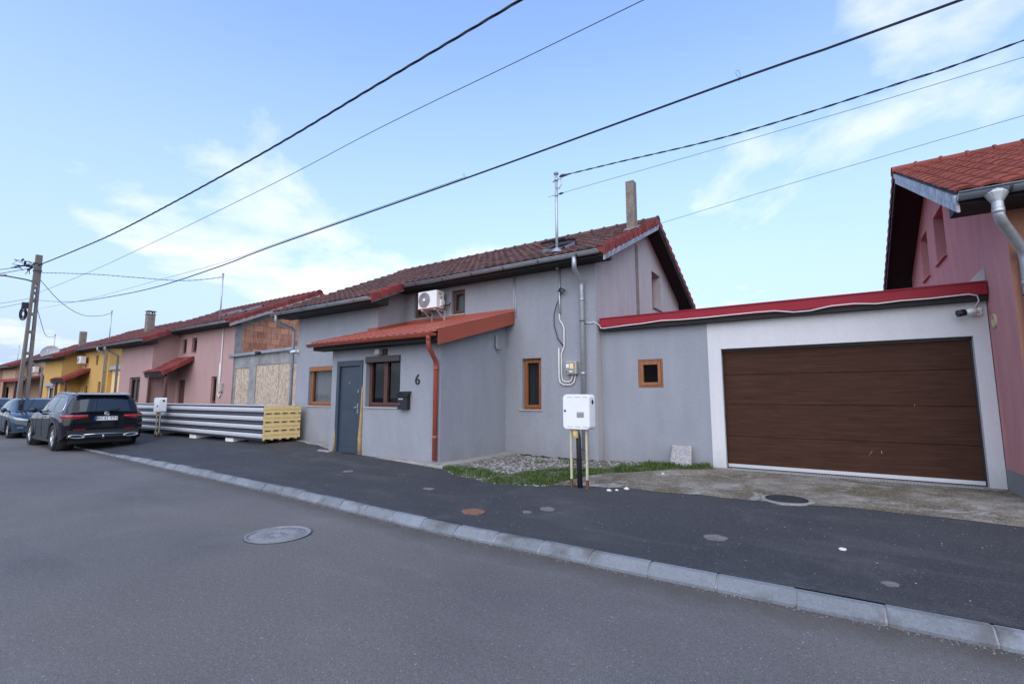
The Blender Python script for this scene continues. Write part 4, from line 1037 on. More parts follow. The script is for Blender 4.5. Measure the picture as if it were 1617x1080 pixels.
# sectional door: four leaves with fine joints
mb = MB(); zs = [.245, .785, 1.365, 1.915, 2.42]
for a, b in zip(zs, zs[1:]):
    p = [(YG + .132, a + .002), (YG + .125, a + .006), (YG + .125, b - .007), (YG + .129, b - .003), (YG + .16, b - .003), (YG + .16, a + .002)]
    mb.prism(p, 'x', -1.675, 1.815)
mb.box(-1.69, 1.82, YG + .165, YG + .2, .2, 2.42)
D = mb.build('garage_door', M['gdoor'], GA)
mb = MB(); mb.box(-1.66, 1.79, YG + .105, YG + .123, .228, .285); mb.build('bottom_rail', M['alu'], D)
mb = MB(); mb.box(-1.665, 1.80, YG + .10, YG + .15, .19, .226); mb.box(-1.67, -1.655, YG + .1, YG + .12, .2, 2.4); mb.box(1.79, 1.81, YG + .1, YG + .12, .2, 2.4); mb.box(-1.67, 1.81, YG + .1, YG + .118, 2.36, 2.4); mb.build('rubber_seal', M['black'], D)
for (x, z, w, h) in ((.62, .70, .008, .05), (.84, 1.5, .004, .02), (.95, .98, .003, .03)):
    pass
mb = MB(); mb.tube([(.62, YG + .122, .60), (.62, YG + .122, .645)], .006, 6); mb.tube([(.45, YG + .1235, .56), (.50, YG + .1235, .64)], .003, 5); mb.tube([(1.08, YG + .122, 1.36), (1.08, YG + .122, 1.39)], .005, 6); mb.build('scratch', M['conc'], D)
mb = MB(); mb.box(-1.80, 1.93, YG - .17, YG + .22, .1, .213); mb.build('threshold', M['paleconc'], GA, bevel=.008)
mb = MB()
for k in range(82): mb.box(-1.55 + k * .04, -1.525 + k * .04, YG - .15, YG - .06, .2135, .2165)
mb.build('drain_grate', M['galv'], GA)
mb = MB(); mb.box(XR + .05, 1.985, YG - .17, YG - .145, 2.985, 3.175); mb.box(XR + .05, 1.985, YG - .145, 16.0, 3.14, 3.17)
mb.box(XR + .05, 1.985, YG - .185, YG - .171, 3.16, 3.18)
for x in (-2.35, -.75, .85): mb.box(x, x + .004, YG - .172, YG - .1702, 2.985, 3.16)
mb.build('roof_fascia', M['fascia'], GA)
mb = MB(); mb.box(XR + .05, 1.98, YG - .14, YG - .008, 2.905, 2.99); mb.build('soffit', M['dark'], GA)
mb = MB(); mb.hexa([(1.80, YG - .12, 3.18), (1.985, YG - .12, 3.18), (1.985, YG - .11, 3.18), (1.80, YG - .11, 3.18), (1.97, YG - .12, 3.38), (1.985, YG - .12, 3.38), (1.985, YG - .11, 3.38), (1.97, YG - .11, 3.38)]); mb.build('end_flashing', M['whitemetal'], GA)
t = thing('security_camera', 'white security camera at the top right corner over the garage door', 'security camera', (1.8, 9.5, 2.75))
yc = YG - .01
mb = MB(); mb.box(1.79, 1.93, yc - .06, yc, 2.69, 2.81); mb.tube([(1.86, yc - .06, 2.75), (1.84, yc - .12, 2.75)], .045, 12); mb.build('base', M['whitepl'], t, bevel=.02)
mb = MB(); mb.tube([(1.85, yc - .13, 2.755), (1.72, yc - .17, 2.735)], .042, 14); mb.build('body', M['whitepl'], t)
mb = MB(); mb.tube([(1.72, yc - .17, 2.735), (1.63, yc - .195, 2.72)], .05, 14); mb.build('lens_hood', M['black'], t)
yf = YG - .18
mb = MB()
mb.tube([(-4.36, YM - .02, 3.12), (-4.24, YM - .02, 3.08), (-4.12, YM - .02, 3.09), (XR + .02, YM + .02, 3.06), (XR + .06, yf, 3.02), (XR + .07, yf, 2.965), (XR + .16, yf, 2.955), (-3.45, yf, 2.975), (-3.1, yf, 2.985), (-2.7, yf, 3.012), (-2.35, yf, 2.995), (-1.9, yf, 2.995), (-1.4, yf, 3.005), (-1.02, yf, 3.01), (-.72, yf, 3.005), (-.45, yf, 2.955), (-.2, yf, 2.955), (.1, yf, 3.005), (.4, yf, 3.01), (.7, yf, 2.975), (1.0, yf, 2.99), (1.35, yf, 2.985), (1.78, yf, 3.0), (1.87, yf + .01, 2.97), (1.89, yf + .05, 2.90), (1.86, yc - .02, 2.82), (1.84, yc - .02, 2.80)], .0105, 6)
tag(mb.build('camera_cable', M['whitecable']), 'white cable sagging along the red garage roof edge to the camera', 'cable')

# ------------------------------------------------------------------ pink house at the right edge
PH = thing('pink_house', 'pink house with orange tiled roof at the right edge beside the garage', 'house', (6, 9, .2))
hl = [(11.82, 12.78, 4.18, 5.18), (13.62, 14.45, 4.18, 5.18)]
shell(PH, 11.4, 5.62, 2.0, 0, M['pinkr'], [(9.5, 10.0, 1.2, 2.4)], [(2.7, 3.8, 1.25, 2.38)], (), hl, leftm=M['pinkr'], wingm=M['peach'], rightm=M['pinkr'])
r = roof(PH, 11.4, 5.62, 2.0, 0, M['tile_new'], M['tile_new'], over=.43, overl=.56, vl=False, gr=.078)
for h in hl: window(PH, gable_left(2.0), h, M['woodf'], depth=.26, sill=(.03, .05, 'pinkr'))
window(PH, front(YL, 0), (2.7, 3.8, 1.25, 2.38), M['woodf'], curtain=('curtain', 0, 1, 0), sill=(.05, .03, 'sill'))
window(PH, front(YM, 0), (9.5, 10.0, 1.2, 2.4), M['woodf'], sill=(.05, .03, 'sill'))
mb = MB(); mb.box(1.994, 2.03, YL - .006, YG - .01, -.1, .5); mb.box(2.031, 5.62, YL - .006, YL + .02, -.1, .5); mb.build('plinth', M['plinth'], PH)
mb = MB(); mb.lathe([(.075, 0), (.075, -.02), (.095, -.022), (.10, -.012), (.10, 0)], (2.0, 9.31, 2.57), 'x', 24); V = mb.build('vent', M['cream'], PH)
mb = MB(); mb.lathe([(.076, -.006), (0, -.006)], (2.0, 9.31, 2.57), 'x', 24)
for k in range(-3, 4): mb.box(1.988, 1.997, 9.31 - .07, 9.31 + .07, 2.57 + k * .02 - .004, 2.57 + k * .02 + .004)
mb.build('louvre', M['foam'], V)
hx, hy, hz = 1.80, EAVE_L - .045, roofz(EAVE_L) - .055
mb = MB(); rows = []
for (z, a, b) in ((hz + .0, .125, .075), (hz - .06, .12, .075), (hz - .17, .055, .055), (hz - .30, .055, .055)):
    rows.append([(hx + a * math.cos(q * 6.2832 / 16), hy + b * math.sin(q * 6.2832 / 16), z) for q in range(16)])
mb.grid(rows, smooth=False, closeu=True); mb.build('hopper', M['galv'], PH)
downpipe('downpipe', PH, [(hx, hy, hz - .22), (hx, hy, hz - .33), (hx + .03, hy + .05, hz - .40), (2.09, YL - .12, hz - .66), (2.11, YL - .085, hz - .78), (2.11, YL - .085, .2)], .055, M['galv'], M['clip'],
         joints=[((2.11, YL - .085, 2.9), (0, 0, 1)), ((hx, hy, hz - .28), (0, 0, 1))], brackets=[(2.11, YL - .085, 2.75)])

# ------------------------------------------------------------------ the row of houses to the left
def awning(t, x0, x1, yf, yb, zf_, zb, m, posts=()):
    mb = MB(); k = (zb - zf_) / (yb - yf); tiles(mb, x0, x1, yf, yb, lambda y: zf_ + k * (y - yf), .24, .33)
    a = mb.build('awning', m, t, recalc=False)
    d = MB(); d.hexa([(x0 + .03, yf + .03, zf_ - .1), (x1 - .03, yf + .03, zf_ - .1), (x1 - .03, yb - .01, zb - .1), (x0 + .03, yb - .01, zb - .1), (x0 + .03, yf + .03, zf_ - .01), (x1 - .03, yf + .03, zf_ - .01), (x1 - .03, yb - .01, zb - .01), (x0 + .03, yb - .01, zb - .01)])
    d.box(x0 + .05, x1 - .05, yf + .06, yf + .16, zf_ - .2, zf_ - .1)
    d.build('frame', M['dark'], a)
    v = MB(); verge(v, x1, yf, yb, lambda y: zf_ + k * (y - yf), 1); v.build('verge_tiles', M['tile_red'], a, recalc=False)
    for (px, py) in posts:
        p = MB(); p.box(px - .05, px + .05, py - .05, py + .05, .2, zf_ - .1); p.build('post', M['woodd'], a)
def mast(lab, x, y, z0, z1):
    t = thing('service_mast', lab, 'mast', (x, y, z0))
    mb = MB(); mb.tube([(x, y, z0 - .35), (x, y, z1)], .03, 8); mb.build('pole', M['galv'], t)
    mb = MB(); mb.lathe([(0, .07), (.05, .03), (.045, 0), (.03, -.02)], (x, y, z1), 'z', 10); mb.tube([(x - .12, y, z1 - .1), (x + .08, y, z1 - .1)], .02, 6); mb.build('cap', M['greypl'], t)
def acunit(lab, x0, y, z0, w=.66, h=.46):
    t = thing('air_conditioner', lab, 'air conditioner', (x0 + w / 2, y, z0))
    mb = MB(); mb.box(x0, x0 + w, y - .42, y - .14, z0, z0 + h); mb.build('casing', M['whitepl'], t, bevel=.015)
    mb = MB(); mb.lathe([(.19, -.003), (.17, -.012), (.05, -.014), (.04, -.02), (0, -.02)], (x0 + .23, y - .42, z0 + h / 2), 'y', 24); mb.build('fan_grille', M['greypl'], t)
    mb = MB()
    for q in (x0 + .1, x0 + w - .1): mb.box(q - .02, q + .02, y - .4, y - .002, z0 - .05, z0 - .004); mb.box(q - .02, q + .02, y - .03, y - .002, z0 - .26, z0 - .05)
    mb.build('bracket', M['whitemetal'], t)

# dusty pink house with the raw block gable
P1 = thing('dusty_pink_house', 'dusty pink terraced house with bare brick gable and small tiled awning', 'house', (-25, 9.5, .25))
dy, xr, xw, xl = .35, -20.0, -25.15, -28.9
h1 = [(-21.75, -21.28, 1.25, 2.36), (-23.82, -23.33, 3.48, 4.14), (-24.8, -24.33, 3.48, 4.14), (-24.95, -24.2, .15, 2.28)]
h2 = [(-27.6, -26.35, 1.25, 2.42)]
shell(P1, xr, xw, xl, dy, M['pink'], h1, h2, rightm=M['brick'])
r = roof(P1, xr, xw, xl, dy, M['tile_far'], M['tile_red'], board='sill')
for h in h1[:3]: window(P1, front(YM + dy, 0), h, M['woodd'], gl='glassd', curtain=('blind', 0, 1, 0), sill=(.05, .03, 'pink'))
window(P1, front(YL + dy, 0), h2[0], M['woodd'], panes=2, curtain=('curtain2', 0, 1, 0), sill=(.05, .03, 'sill'))
mb = MB(); fbox(mb, front(YM + dy, 0), h1[3][0] + .02, h1[3][1] - .02, .2, 2.26, -.13, -.08); mb.build('door', M['woodd'], P1)
awning(P1, -25.6, -23.45, 8.55, YM + dy, 2.57, 3.28, M['tile_red'], [(-23.55, 8.72), (-25.05, 8.64)])
for (a, b) in ((-21.6, -20.9), (-23.3, -22.6)): skylight(r, a, b, 10.5, 11.3, dy)
g, z_ = EAVE_L + dy - .045, roofz(EAVE_L) - .12
downpipe('downpipe', P1, [(-29.0, g, z_ + .05), (-29.0, g, z_ - .15), (-29.02, YL + dy - .1, z_ - .4), (-29.02, YL + dy - .08, .2)], .05, M['zinc'], M['clip'], brackets=[(-29.02, YL + dy - .08, 2.6)])
mb = MB(); mb.box(xr - .01, xr + .012, YM + dy, YM + dy + .28, -.1, 4.55); mb.hexa([(xr + .002, YM + dy, roofz(YM) - .5), (xr + .014, YM + dy, roofz(YM) - .5), (xr + .014, RIDGE_Y + dy, RIDGE_Z - .5), (xr + .002, RIDGE_Y + dy, RIDGE_Z - .5), (xr + .002, YM + dy, roofz(YM) - .15), (xr + .014, YM + dy, roofz(YM) - .15), (xr + .014, RIDGE_Y + dy, RIDGE_Z - .15), (xr + .002, RIDGE_Y + dy, RIDGE_Z - .15)])
mb.build('ring_beam', M['cement'], P1)
mast('service_mast', -20.9, 9.45, 4.75, 6.65) if False else mast('grey service mast on the eaves of the dusty pink house', -20.95, 9.5, 4.75, 6.62)
t = thing('electricity_meter', 'meter box with conduits on the dusty pink house wall', 'meter box', (-20.8, 9.65, 1.9)); yw = YM + dy
mb = MB(); mb.box(-20.9, -20.68, yw - .13, yw - .003, 1.72, 2.08); mb.build('casing', M['sill'], t, bevel=.012)
mb = MB(); mb.tube([(-20.95, yw - .03, 4.4), (-20.95, yw - .03, 3.5), (-20.95, yw - .03, 2.5), (-21.02, yw - .03, 1.6), (-20.9, yw - .03, 1.5), (-20.8, yw - .03, 1.7)], .03, 6); mb.tube([(-21.02, yw - .03, 2.9), (-21.02, yw - .03, 1.6)], .03, 6); mb.build('conduit', M['whitecable'], t)

# unfinished wall closing the gap
UW = thing('unfinished_wall', 'raw cement wall with two chipboard covered openings beside the grey house', 'wall', (-17, 9.75, .2))
yu = 9.75
mb = MB(); wallgrid(mb, front(yu, 0), xr + .015, XL - .002, -.1, 3.12, [(-19.9, -18.86, -.1, 2.64), (-18.35, -14.2, -.1, 2.72)], depth=.2); mb.box(xr + .02, XL - .01, yu + .002, yu + .3, 3.12, 3.15)
mb.build('wall', M['cement'], UW)
for (a, b, z1) in ((-19.9, -18.86, 2.64), (-18.35, -16.8, 2.72), (-16.79, -14.2, 2.72)):
    mb = MB(); mb.box(a + .005, b - .005, yu + .02, yu + .04, .2, z1 - .01); mb.build('chipboard', M['osb'], UW)
mb = MB(); mb.bar((xr - .3, yu - .07, 3.16), (-13.8, yu - .07, 3.25), .10, .11); mb.build('square_tube', M['zinc'], UW, bevel=.008)
mb = MB(); mb.tube([(-17.9, yu - .13, 3.16), (-17.9, yu - .3, 3.15)], .06, 8); mb.build('pipe_stub', M['black'], UW)

# yellow house
Y1 = thing('yellow_house', 'yellow terraced house with tiled awning, air conditioner and satellite dish', 'house', (-40, 10, .25))
dy, xr, xw, xl = .85, -35.75, -40.5, -44.2
h1 = [(-37.25, -36.8, 1.3, 2.42), (-38.0, -37.6, 3.48, 4.1), (-39.6, -39.1, .15, 2.2)]; h2 = [(-43.2, -41.75, 1.25, 2.2)]
shell(Y1, xr, xw, xl, dy, M['yellow'], h1, h2)
r = roof(Y1, xr, xw, xl, dy, M['tile_far'], M['tile_red'], detail=0, board='sill')
for h in h1[:2]: window(Y1, front(YM + dy, 0), h, M['woodd'], gl='glassd')
mb = MB(); fbox(mb, front(YM + dy, 0), h1[2][0] + .02, h1[2][1] - .02, .2, 2.18, -.13, -.08); mb.build('door', M['woodd'], Y1)
w = window(Y1, front(YL + dy, 0), h2[0], M['whitepl'], curtain=('curtain', 0, 1, 0))
mb = MB(); fbox(mb, front(YL + dy, 0), -43.5, -41.5, 2.21, 2.42, -.05, .12); mb.build('shutter_box', M['greypl'], Y1)
awning(Y1, -41.9, -38.8, 9.0, YM + dy, 2.6, 3.28, M['tile_red'], [(-39.0, 9.15), (-41.0, 9.15)])
g, z_ = EAVE_M + dy - .045, roofz(EAVE_M) - .12
downpipe('downpipe', Y1, [(-36.0, g, z_ + .05), (-36.0, g, z_ - .15), (-36.05, YM + dy - .1, z_ - .42), (-36.05, YM + dy - .09, .2)], .06, M['galv'], M['clip'], brackets=[(-36.05, YM + dy - .09, 3.0)])
g, z_ = EAVE_L + dy - .045, roofz(EAVE_L) - .12
downpipe('downpipe', Y1, [(-44.3, g, z_ + .05), (-44.3, g, z_ - .15), (-44.32, YL + dy - .1, z_ - .42), (-44.32, YL + dy - .09, .2)], .06, M['galv'], M['clip'], brackets=[(-44.32, YL + dy - .09, 3.0)])
chimney(Y1, -36.35, -35.9, 12.0, 12.4, 5.2, 6.75, cap=True)
acunit('white air conditioner under the eaves of the yellow house', -39.95, YM + dy, 3.62)
mast('grey service mast on the eaves of the yellow house', -36.6, 10.35, 4.75, 6.75)
t = thing('satellite_dish', 'grey satellite dish above the eaves of the yellow house', 'satellite dish', (-43.4, 9.3, 4.2))
mb = MB(); ax = Vector((.75, -.5, .35)).normalized(); s1 = ax.cross(Vector((0, 0, 1))).normalized(); s2 = s1.cross(ax); c = Vector((-43.4, 9.25, 4.42)); rows = []
for k in range(7): rr = .5 * k / 6; rows.append([c + (s1 * math.cos(q * .2618) + s2 * math.sin(q * .2618)) * rr + ax * (rr * rr * .6) for q in range(24)])
mb.grid(rows, closeu=True); rows2 = [[p - ax * .015 for p in rw] for rw in rows]; mb.grid(rows2[::-1], closeu=True); mb.build('dish', M['greypl'], t, recalc=False)
mb = MB(); mb.tube([c, c - Vector((0, -.02, .3)), c - Vector((0, -.1, .75))], .025, 8); mb.tube([c - s2 * .4, c + ax * .4], .012, 6); mb.tube([c + ax * .38, c + ax * .46], .035, 8); mb.build('arm', M['galv'], t)
YW = thing('yellow_garage', 'pale yellow garage with grey roof edge between yellow and dusty pink houses', 'garage', (-32, 10.4, .2))
mb = MB(); wallgrid(mb, front(10.4, 0), xr + .02, -29.2, -.1, 3.1, [(-34.2, -31.0, -.1, 2.2)]); mb.build('wall', M['paleyellow'], YW)
mb = MB(); mb.box(xr + .03, -29.0, 10.22, 10.6, 3.1, 3.32); mb.box(xr + .03, -29.0, 10.6, 16, 3.2, 3.26); mb.build('roof_edge', M['greypl'], YW)
mb = MB(); mb.box(-34.2, -31.0, 10.5, 10.54, .2, 2.2); mb.build('door', M['woodd'], YW)

# tan house and one more beyond it
T1 = thing('tan_house', 'tan terraced house with long dark red canopy behind the utility pole', 'house', (-56, 11, .25))
dy, xr, xw, xl = 1.6, -51.0, -56.2, -60.2
shell(T1, xr, xw, xl, dy, M['tan'], [(-53.3, -52.7, 1.25, 2.4)], [(-59.2, -57.8, 1.25, 2.4)])
r = roof(T1, xr, xw, xl, dy, M['tile_far'], M['tile_red'], detail=0, board='sill')
window(T1, front(YM + dy, 0), (-53.3, -52.7, 1.25, 2.4), M['woodd'], gl='glassd'); window(T1, front(YL + dy, 0), (-59.2, -57.8, 1.25, 2.4), M['woodd'], gl='glassd')
mb = MB(); mb.hexa([(-62, 9.0, 2.72), (-47.5, 9.0, 2.72), (-47.5, 10.9, 3.1), (-62, 10.9, 3.1), (-62, 9.0, 2.85), (-47.5, 9.0, 2.85), (-47.5, 10.9, 3.25), (-62, 10.9, 3.25)]); cp = mb.build('canopy', M['tile_far'], T1)
mb = MB(); mb.box(-62, -47.5, 8.94, 8.99, 2.68, 2.88); mb.build('canopy_edge', M['fascia'], cp)
for px in (-47.7, -51.2, -54.8, -58.4, -61.8):
    mb = MB(); mb.box(px - .08, px + .08, 9.1, 9.26, .15, 2.73); mb.build('post', M['woodd'], cp)
mb = MB(); wallgrid(mb, front(11.1, 0), xr + .02, -44.4, -.1, 3.2, [(-48.4, -46.2, -.1, 2.3)]); mb.build('side_wall', M['tan'], T1)
mb = MB(); mb.box(-48.4, -46.2, 11.2, 11.24, .1, 2.3); mb.build('gate', M['woodd'], T1)
chimney(T1, -51.6, -51.2, 12.6, 13.0, 5.2, 6.9)
acunit('white air conditioner on the tan house behind the utility pole', -54.2, YM + dy, 3.5)
g, z_ = EAVE_M + dy - .045, roofz(EAVE_M) - .12
downpipe('downpipe', T1, [(-51.2, g, z_ + .05), (-51.2, g, z_ - .15), (-51.25, YM + dy - .1, z_ - .42), (-51.25, YM + dy - .09, .2)], .06, M['galv'], M['clip'])
mast('short service mast on the roof of the tan house', -51.9, 11.2, 4.8, 6.5)
B1 = thing('brown_house', 'farthest terraced house, with pale brown walls, at the left edge', 'house', (-70, 11, .25))
dy, xr, xw, xl = 2.4, -66.5, -71.7, -75.5
shell(B1, xr, xw, xl, dy, M['tan'], [(-69, -68.4, 1.25, 2.4)], [(-74.6, -73.2, 1.25, 2.4)])
roof(B1, xr, xw, xl, dy, M['tile_far'], M['tile_red'], detail=0, board='sill')
window(B1, front(YM + dy, 0), (-69, -68.4, 1.25, 2.4), M['woodd'], gl='glassd'); window(B1, front(YL + dy, 0), (-74.6, -73.2, 1.25, 2.4), M['woodd'], gl='glassd')
mast('slim mast on the roof of the farthest house', -67.5, 12.0, 4.8, 6.6)
# ------------------------------------------------------------------ meter cabinets on posts
def cabinet(lab, x0, y0, z0, w, h, d, gxy, dark=True, mir=1):
    t = thing('meter_cabinet', lab, 'meter cabinet', (x0 + w / 2, y0 + d / 2, gz(x0, y0)))
    r = .055; pr = []
    for (cx, cz, a0) in ((w - r, h - r, 0), (r, h - r, 90), (r, r, 180), (w - r, r, 270)):
        for k in range(6): a = R(a0 + 18 * k); pr.append((x0 + cx + r * math.cos(a), z0 + cz + r * math.sin(a)))
    mb = MB(); mb.prism(pr, 'y', y0 + .012, y0 + d); mb.build('casing', M['whitebox'], t, bevel=.008)
    mb = MB(); c = (x0 + w / 2, z0 + h / 2); pf = [(c[0] + (p[0] - c[0]) * .985, c[1] + (p[1] - c[1]) * .985) for p in pr]
    mb.prism(pf, 'y', y0 - .008, y0 + .010); D = mb.build('door', M['whitebox'], t, bevel=.006)
    mb = MB()
    for k in range(3):
        for z in (z0 + .035, z0 + h - .045): mb.box(x0 + .075 + k * .125, x0 + .16 + k * .125, y0 - .0095, y0 - .007, z, z + .007)
    mb.build('vent_slot', M['greypl'], D)
    mb = MB(); mb.box(x0 + w * .53, x0 + w * .80, y0 - .011, y0 - .006, z0 + h * .34, z0 + h * .50); mb.build('reading_window', M['greypl'], D, bevel=.004)
    mb = MB(); mb.box(x0 + w * .56, x0 + w * .78, y0 - .013, y0 - .0105, z0 + h * .355, z0 + h * .46); mb.build('dial', M['meterglass'], D)
    mb = MB(); mb.tube([(x0 + w * .09, y0 - .014, z0 + h * .53), (x0 + w * .09, y0 - .004, z0 + h * .53)], .017, 12); mb.build('lock', M['black'], D)
    mb = MB(); mb.lathe([(0, .003), (.03, .003), (.036, 0)], (x0 + w, y0 + d * .55, z0 + h * .78), 'x', 16); mb.build('side_opening', M['black'], t)
    for px in (x0 + w * .22, x0 + w * .80):
        g = gz(px, y0 + .06); mb = MB(); mb.bar((px, y0 + .07, g - .02), (px, y0 + .07, z0 + .02), .028, .028, (0, 1, 0)); L_ = mb.build('leg', M['cream'], t)
        mb = MB(); mb.bar((px, y0 + .07, g - .03), (px, y0 + .07, g + .13), .033, .033, (0, 1, 0)); mb.build('rusty_foot', M['rustpaint'], L_)
    mb = MB(); px = x0 + w * .36; mb.tube([(px + .045, y0 + .13, gz(px, y0) - .03), (px + .03, y0 + .13, z0 - .14), (px + .0, y0 + .12, z0 + .02)], [.04, .036, .036], 10); mb.build('gas_riser', M['cladding'], t)
    mb = MB(); mb.tube([(px + .0, y0 + .1, z0 - .13), (px, y0 + .1, z0 + .01)], .045, 10); mb.build('elbow', M['foam'], t)
cabinet('white gas meter cabinet on cream posts in front of the grey house', -3.34, 6.38, 1.03, .43, .51, .20, None)
cabinet('white gas meter cabinet on posts before the stack of panels', -18.95, 6.72, 1.0, .46, .48, .2, None)

# ------------------------------------------------------------------ concrete slab leaning on the garage wall
mb = MB(); mb.hexa([(-2.66, 9.36, .17), (-2.24, 9.36, .17), (-2.24, 9.42, .17), (-2.66, 9.42, .17), (-2.62, 9.53, .585), (-2.26, 9.53, .585), (-2.26, 9.585, .57), (-2.62, 9.585, .57)])
o = mb.build('terrazzo_slab', M['stone'], bevel=.02); tag(o, 'broken speckled terrazzo slab leaning against the grey garage wall', 'slab')

# ------------------------------------------------------------------ stack of insulated panels
NP = 4; PZ0, PH_ = .335, .232
labs = ['topmost white insulated panel of the stack before the houses', 'second panel from the top in the stack of insulated panels', 'third panel from the top, second lowest in the insulated stack', 'lowest insulated panel of the stack, resting on white foam blocks']
for k in range(NP):
    z0 = PZ0 + (NP - 1 - k) * PH_; xe = -12.78 + rnd.uniform(-.01, .01); x0 = -22.6
    t = thing('insulated_panel', labs[k], 'insulated panel', ((xe + x0) / 2, 7.6, z0), 'stack of insulated wall panels')
    ya, yb = 7.06, 8.16
    mb = MB(); h = PH_
    mb.box(x0, xe, ya + .012, yb, z0 + .034, z0 + h * .54 - .004); mb.box(x0, xe, ya + .012, yb, z0 + h * .54 + .004, z0 + h - .006)
    for q in range(5): mb.box(x0, xe - .002, ya + .015 + q * .235, ya + .075 + q * .235, z0 + .001, z0 + .034)
    mb.build('foam_core', M['foam'], t)
    mb = MB()
    for (a, b) in ((.0, .50), (.52, 1.0)):
        pass
    mb.box(x0 - .003, xe - .004, ya, ya + .012, z0 + .07, z0 + h * .78)
    mb.prism([(ya - .012, z0 + .10), (ya, z0 + .085), (ya, z0 + .17), (ya - .012, z0 + .155)], 'x', x0, xe - .004)
    mb.box(x0, xe + .001, ya, yb, z0 + h - .005, z0 + h - .001)
    mb.build('metal_skin', M['whitemetal'], t)
    mb = MB(); mb.box(x0, xe - .003, ya + .003, ya + .012, z0 + .002, z0 + .068); mb.box(x0, xe - .003, ya + .003, ya + .012, z0 + h * .785, z0 + h - .006)
    mb.build('gap_shade', M['gapshade'], t)  # dark strips paint the shade of the gaps between the white bands
for (x, lab) in ((-14.6, 'white foam block under the near end of the panel stack'), (-16.9, 'white foam block under the middle of the panel stack'), (-19.6, 'white foam block under the far part of the panel stack'), (-21.9, 'white foam block under the far end of the panel stack')):
    mb = MB(); g = gz(x, 7.3); mb.box(x - .22, x + .22, 7.10, 8.1, g - .03, PZ0 - .002); o = mb.build('foam_block', M['whitepl'], bevel=.015); tag(o, lab, 'foam block', 'blocks under the panel stack')
mb = MB()
for y in (7.2, 7.62, 8.02): mb.box(-13.6, -12.82, y - .05, y + .05, gz(-13.2, y) - .02, PZ0 - .002)
mb.box(-13.5, -13.4, 7.1, 8.1, gz(-13.4, 7.6) + .02, PZ0 - .03) if False else None
o = mb.build('timber_pallet', M['dark']); tag(o, 'dark timber bearers under the near end of the panel stack', 'bearers')

# ------------------------------------------------------------------ utility pole
PX, PY, PT = -29.3, 5.5, 7.85
UP = thing('utility_pole', 'slotted concrete utility pole with street lamp arm beside the parked cars', 'utility pole', (PX, PY, .1))
hw = lambda z: lerp(.205, .105, z / PT); ht = lambda z: lerp(.13, .09, z / PT)
mb = MB()
def seg(za, zb, y0a, y1a, y0b, y1b):
    mb.hexa([(PX - ht(za), PY + y0a, za), (PX + ht(za), PY + y0a, za), (PX + ht(za), PY + y1a, za), (PX - ht(za), PY + y1a, za), (PX - ht(zb), PY + y0b, zb), (PX + ht(zb), PY + y0b, zb), (PX + ht(zb), PY + y1b, zb), (PX - ht(zb), PY + y1b, zb)])
LW_ = .5
for s in (-1, 1):
    za, zb = -.1, 6.5
    a, b = hw(za), hw(zb)
    y = sorted((s * a, s * (a - .13))); y2 = sorted((s * b, s * (b - .085)))
    seg(za, zb, y[0], y[1], y2[0], y2[1])
seg(6.5, PT, -hw(6.5), hw(6.5), -hw(PT), hw(PT))
for z in (.1, 1.2, 2.3, 3.35, 4.3, 5.1, 5.7, 6.05, 6.3):
    a = hw(z) - .06; mb.box(PX - ht(z) * .9, PX + ht(z) * .9, PY - a, PY + a, z, z + (.22 if z < 2 else .12))
mb.build('shaft', M['concpole'], UP)
mb = MB(); mb.tube([(PX, PY - .12, 6.62), (PX - .35, PY - .25, 6.72), (PX - 1.0, PY - .55, 6.86), (PX - 1.35, PY - .78, 6.93)], [.035, .032, .03, .03], 8); A = mb.build('lamp_arm', M['clip'], UP)
mb = MB(); c = Vector((PX - 1.5, PY - .88, 6.95)); mb.bar(c + Vector((.2, .12, 0)), c - Vector((.32, .2, -.03)), .16, .09); mb.build('lamp_head', M['greypl'], A, bevel=.03)
for z in (7.42, 7.1):
    mb = MB(); mb.box(PX - ht(z) - .02, PX + ht(z) + .02, PY - hw(z) - .02, PY + hw(z) + .02, z, z + .06)
    mb.build('clamp_band', M['clip'], UP)
mb = MB()
for k in range(10):                                    # tangle of terminations
    a = Vector((PX + rnd.uniform(-.3, .1), PY - .2 - rnd.random() * .5, 7.3 + rnd.uniform(-.35, .3)))
    mb.tube([a, a + Vector((rnd.uniform(-.3, .3), rnd.uniform(-.3, .2), rnd.uniform(-.3, .25))), Vector((PX, PY - .12, 7.4 + rnd.uniform(-.2, .1)))], .014, 5)
for k in range(4):
    a = Vector((PX - .1, PY - .22 - .09 * k, 7.2 + .11 * k)); q = Vector((rnd.uniform(-.1, .1), rnd.uniform(-.12, .12), rnd.uniform(-.12, .12))); mb.tube([a - q, a + q], .04, 6)
mb.build('cable_joints', M['cable'], UP)
mb = MB()
for k in range(5):
    rr = .10 + .035 * k; mb.tube([(PX - .16, PY - .26 + rr * .5 * math.cos(q * .5236), 5.15 + rr * math.sin(q * .5236) * 1.2) for q in range(13)], .018, 5)
mb.box(PX - .2, PX - .05, PY - .34, PY - .14, 5.4, 5.66)
mb.build('cable_coil', M['cable'], UP)

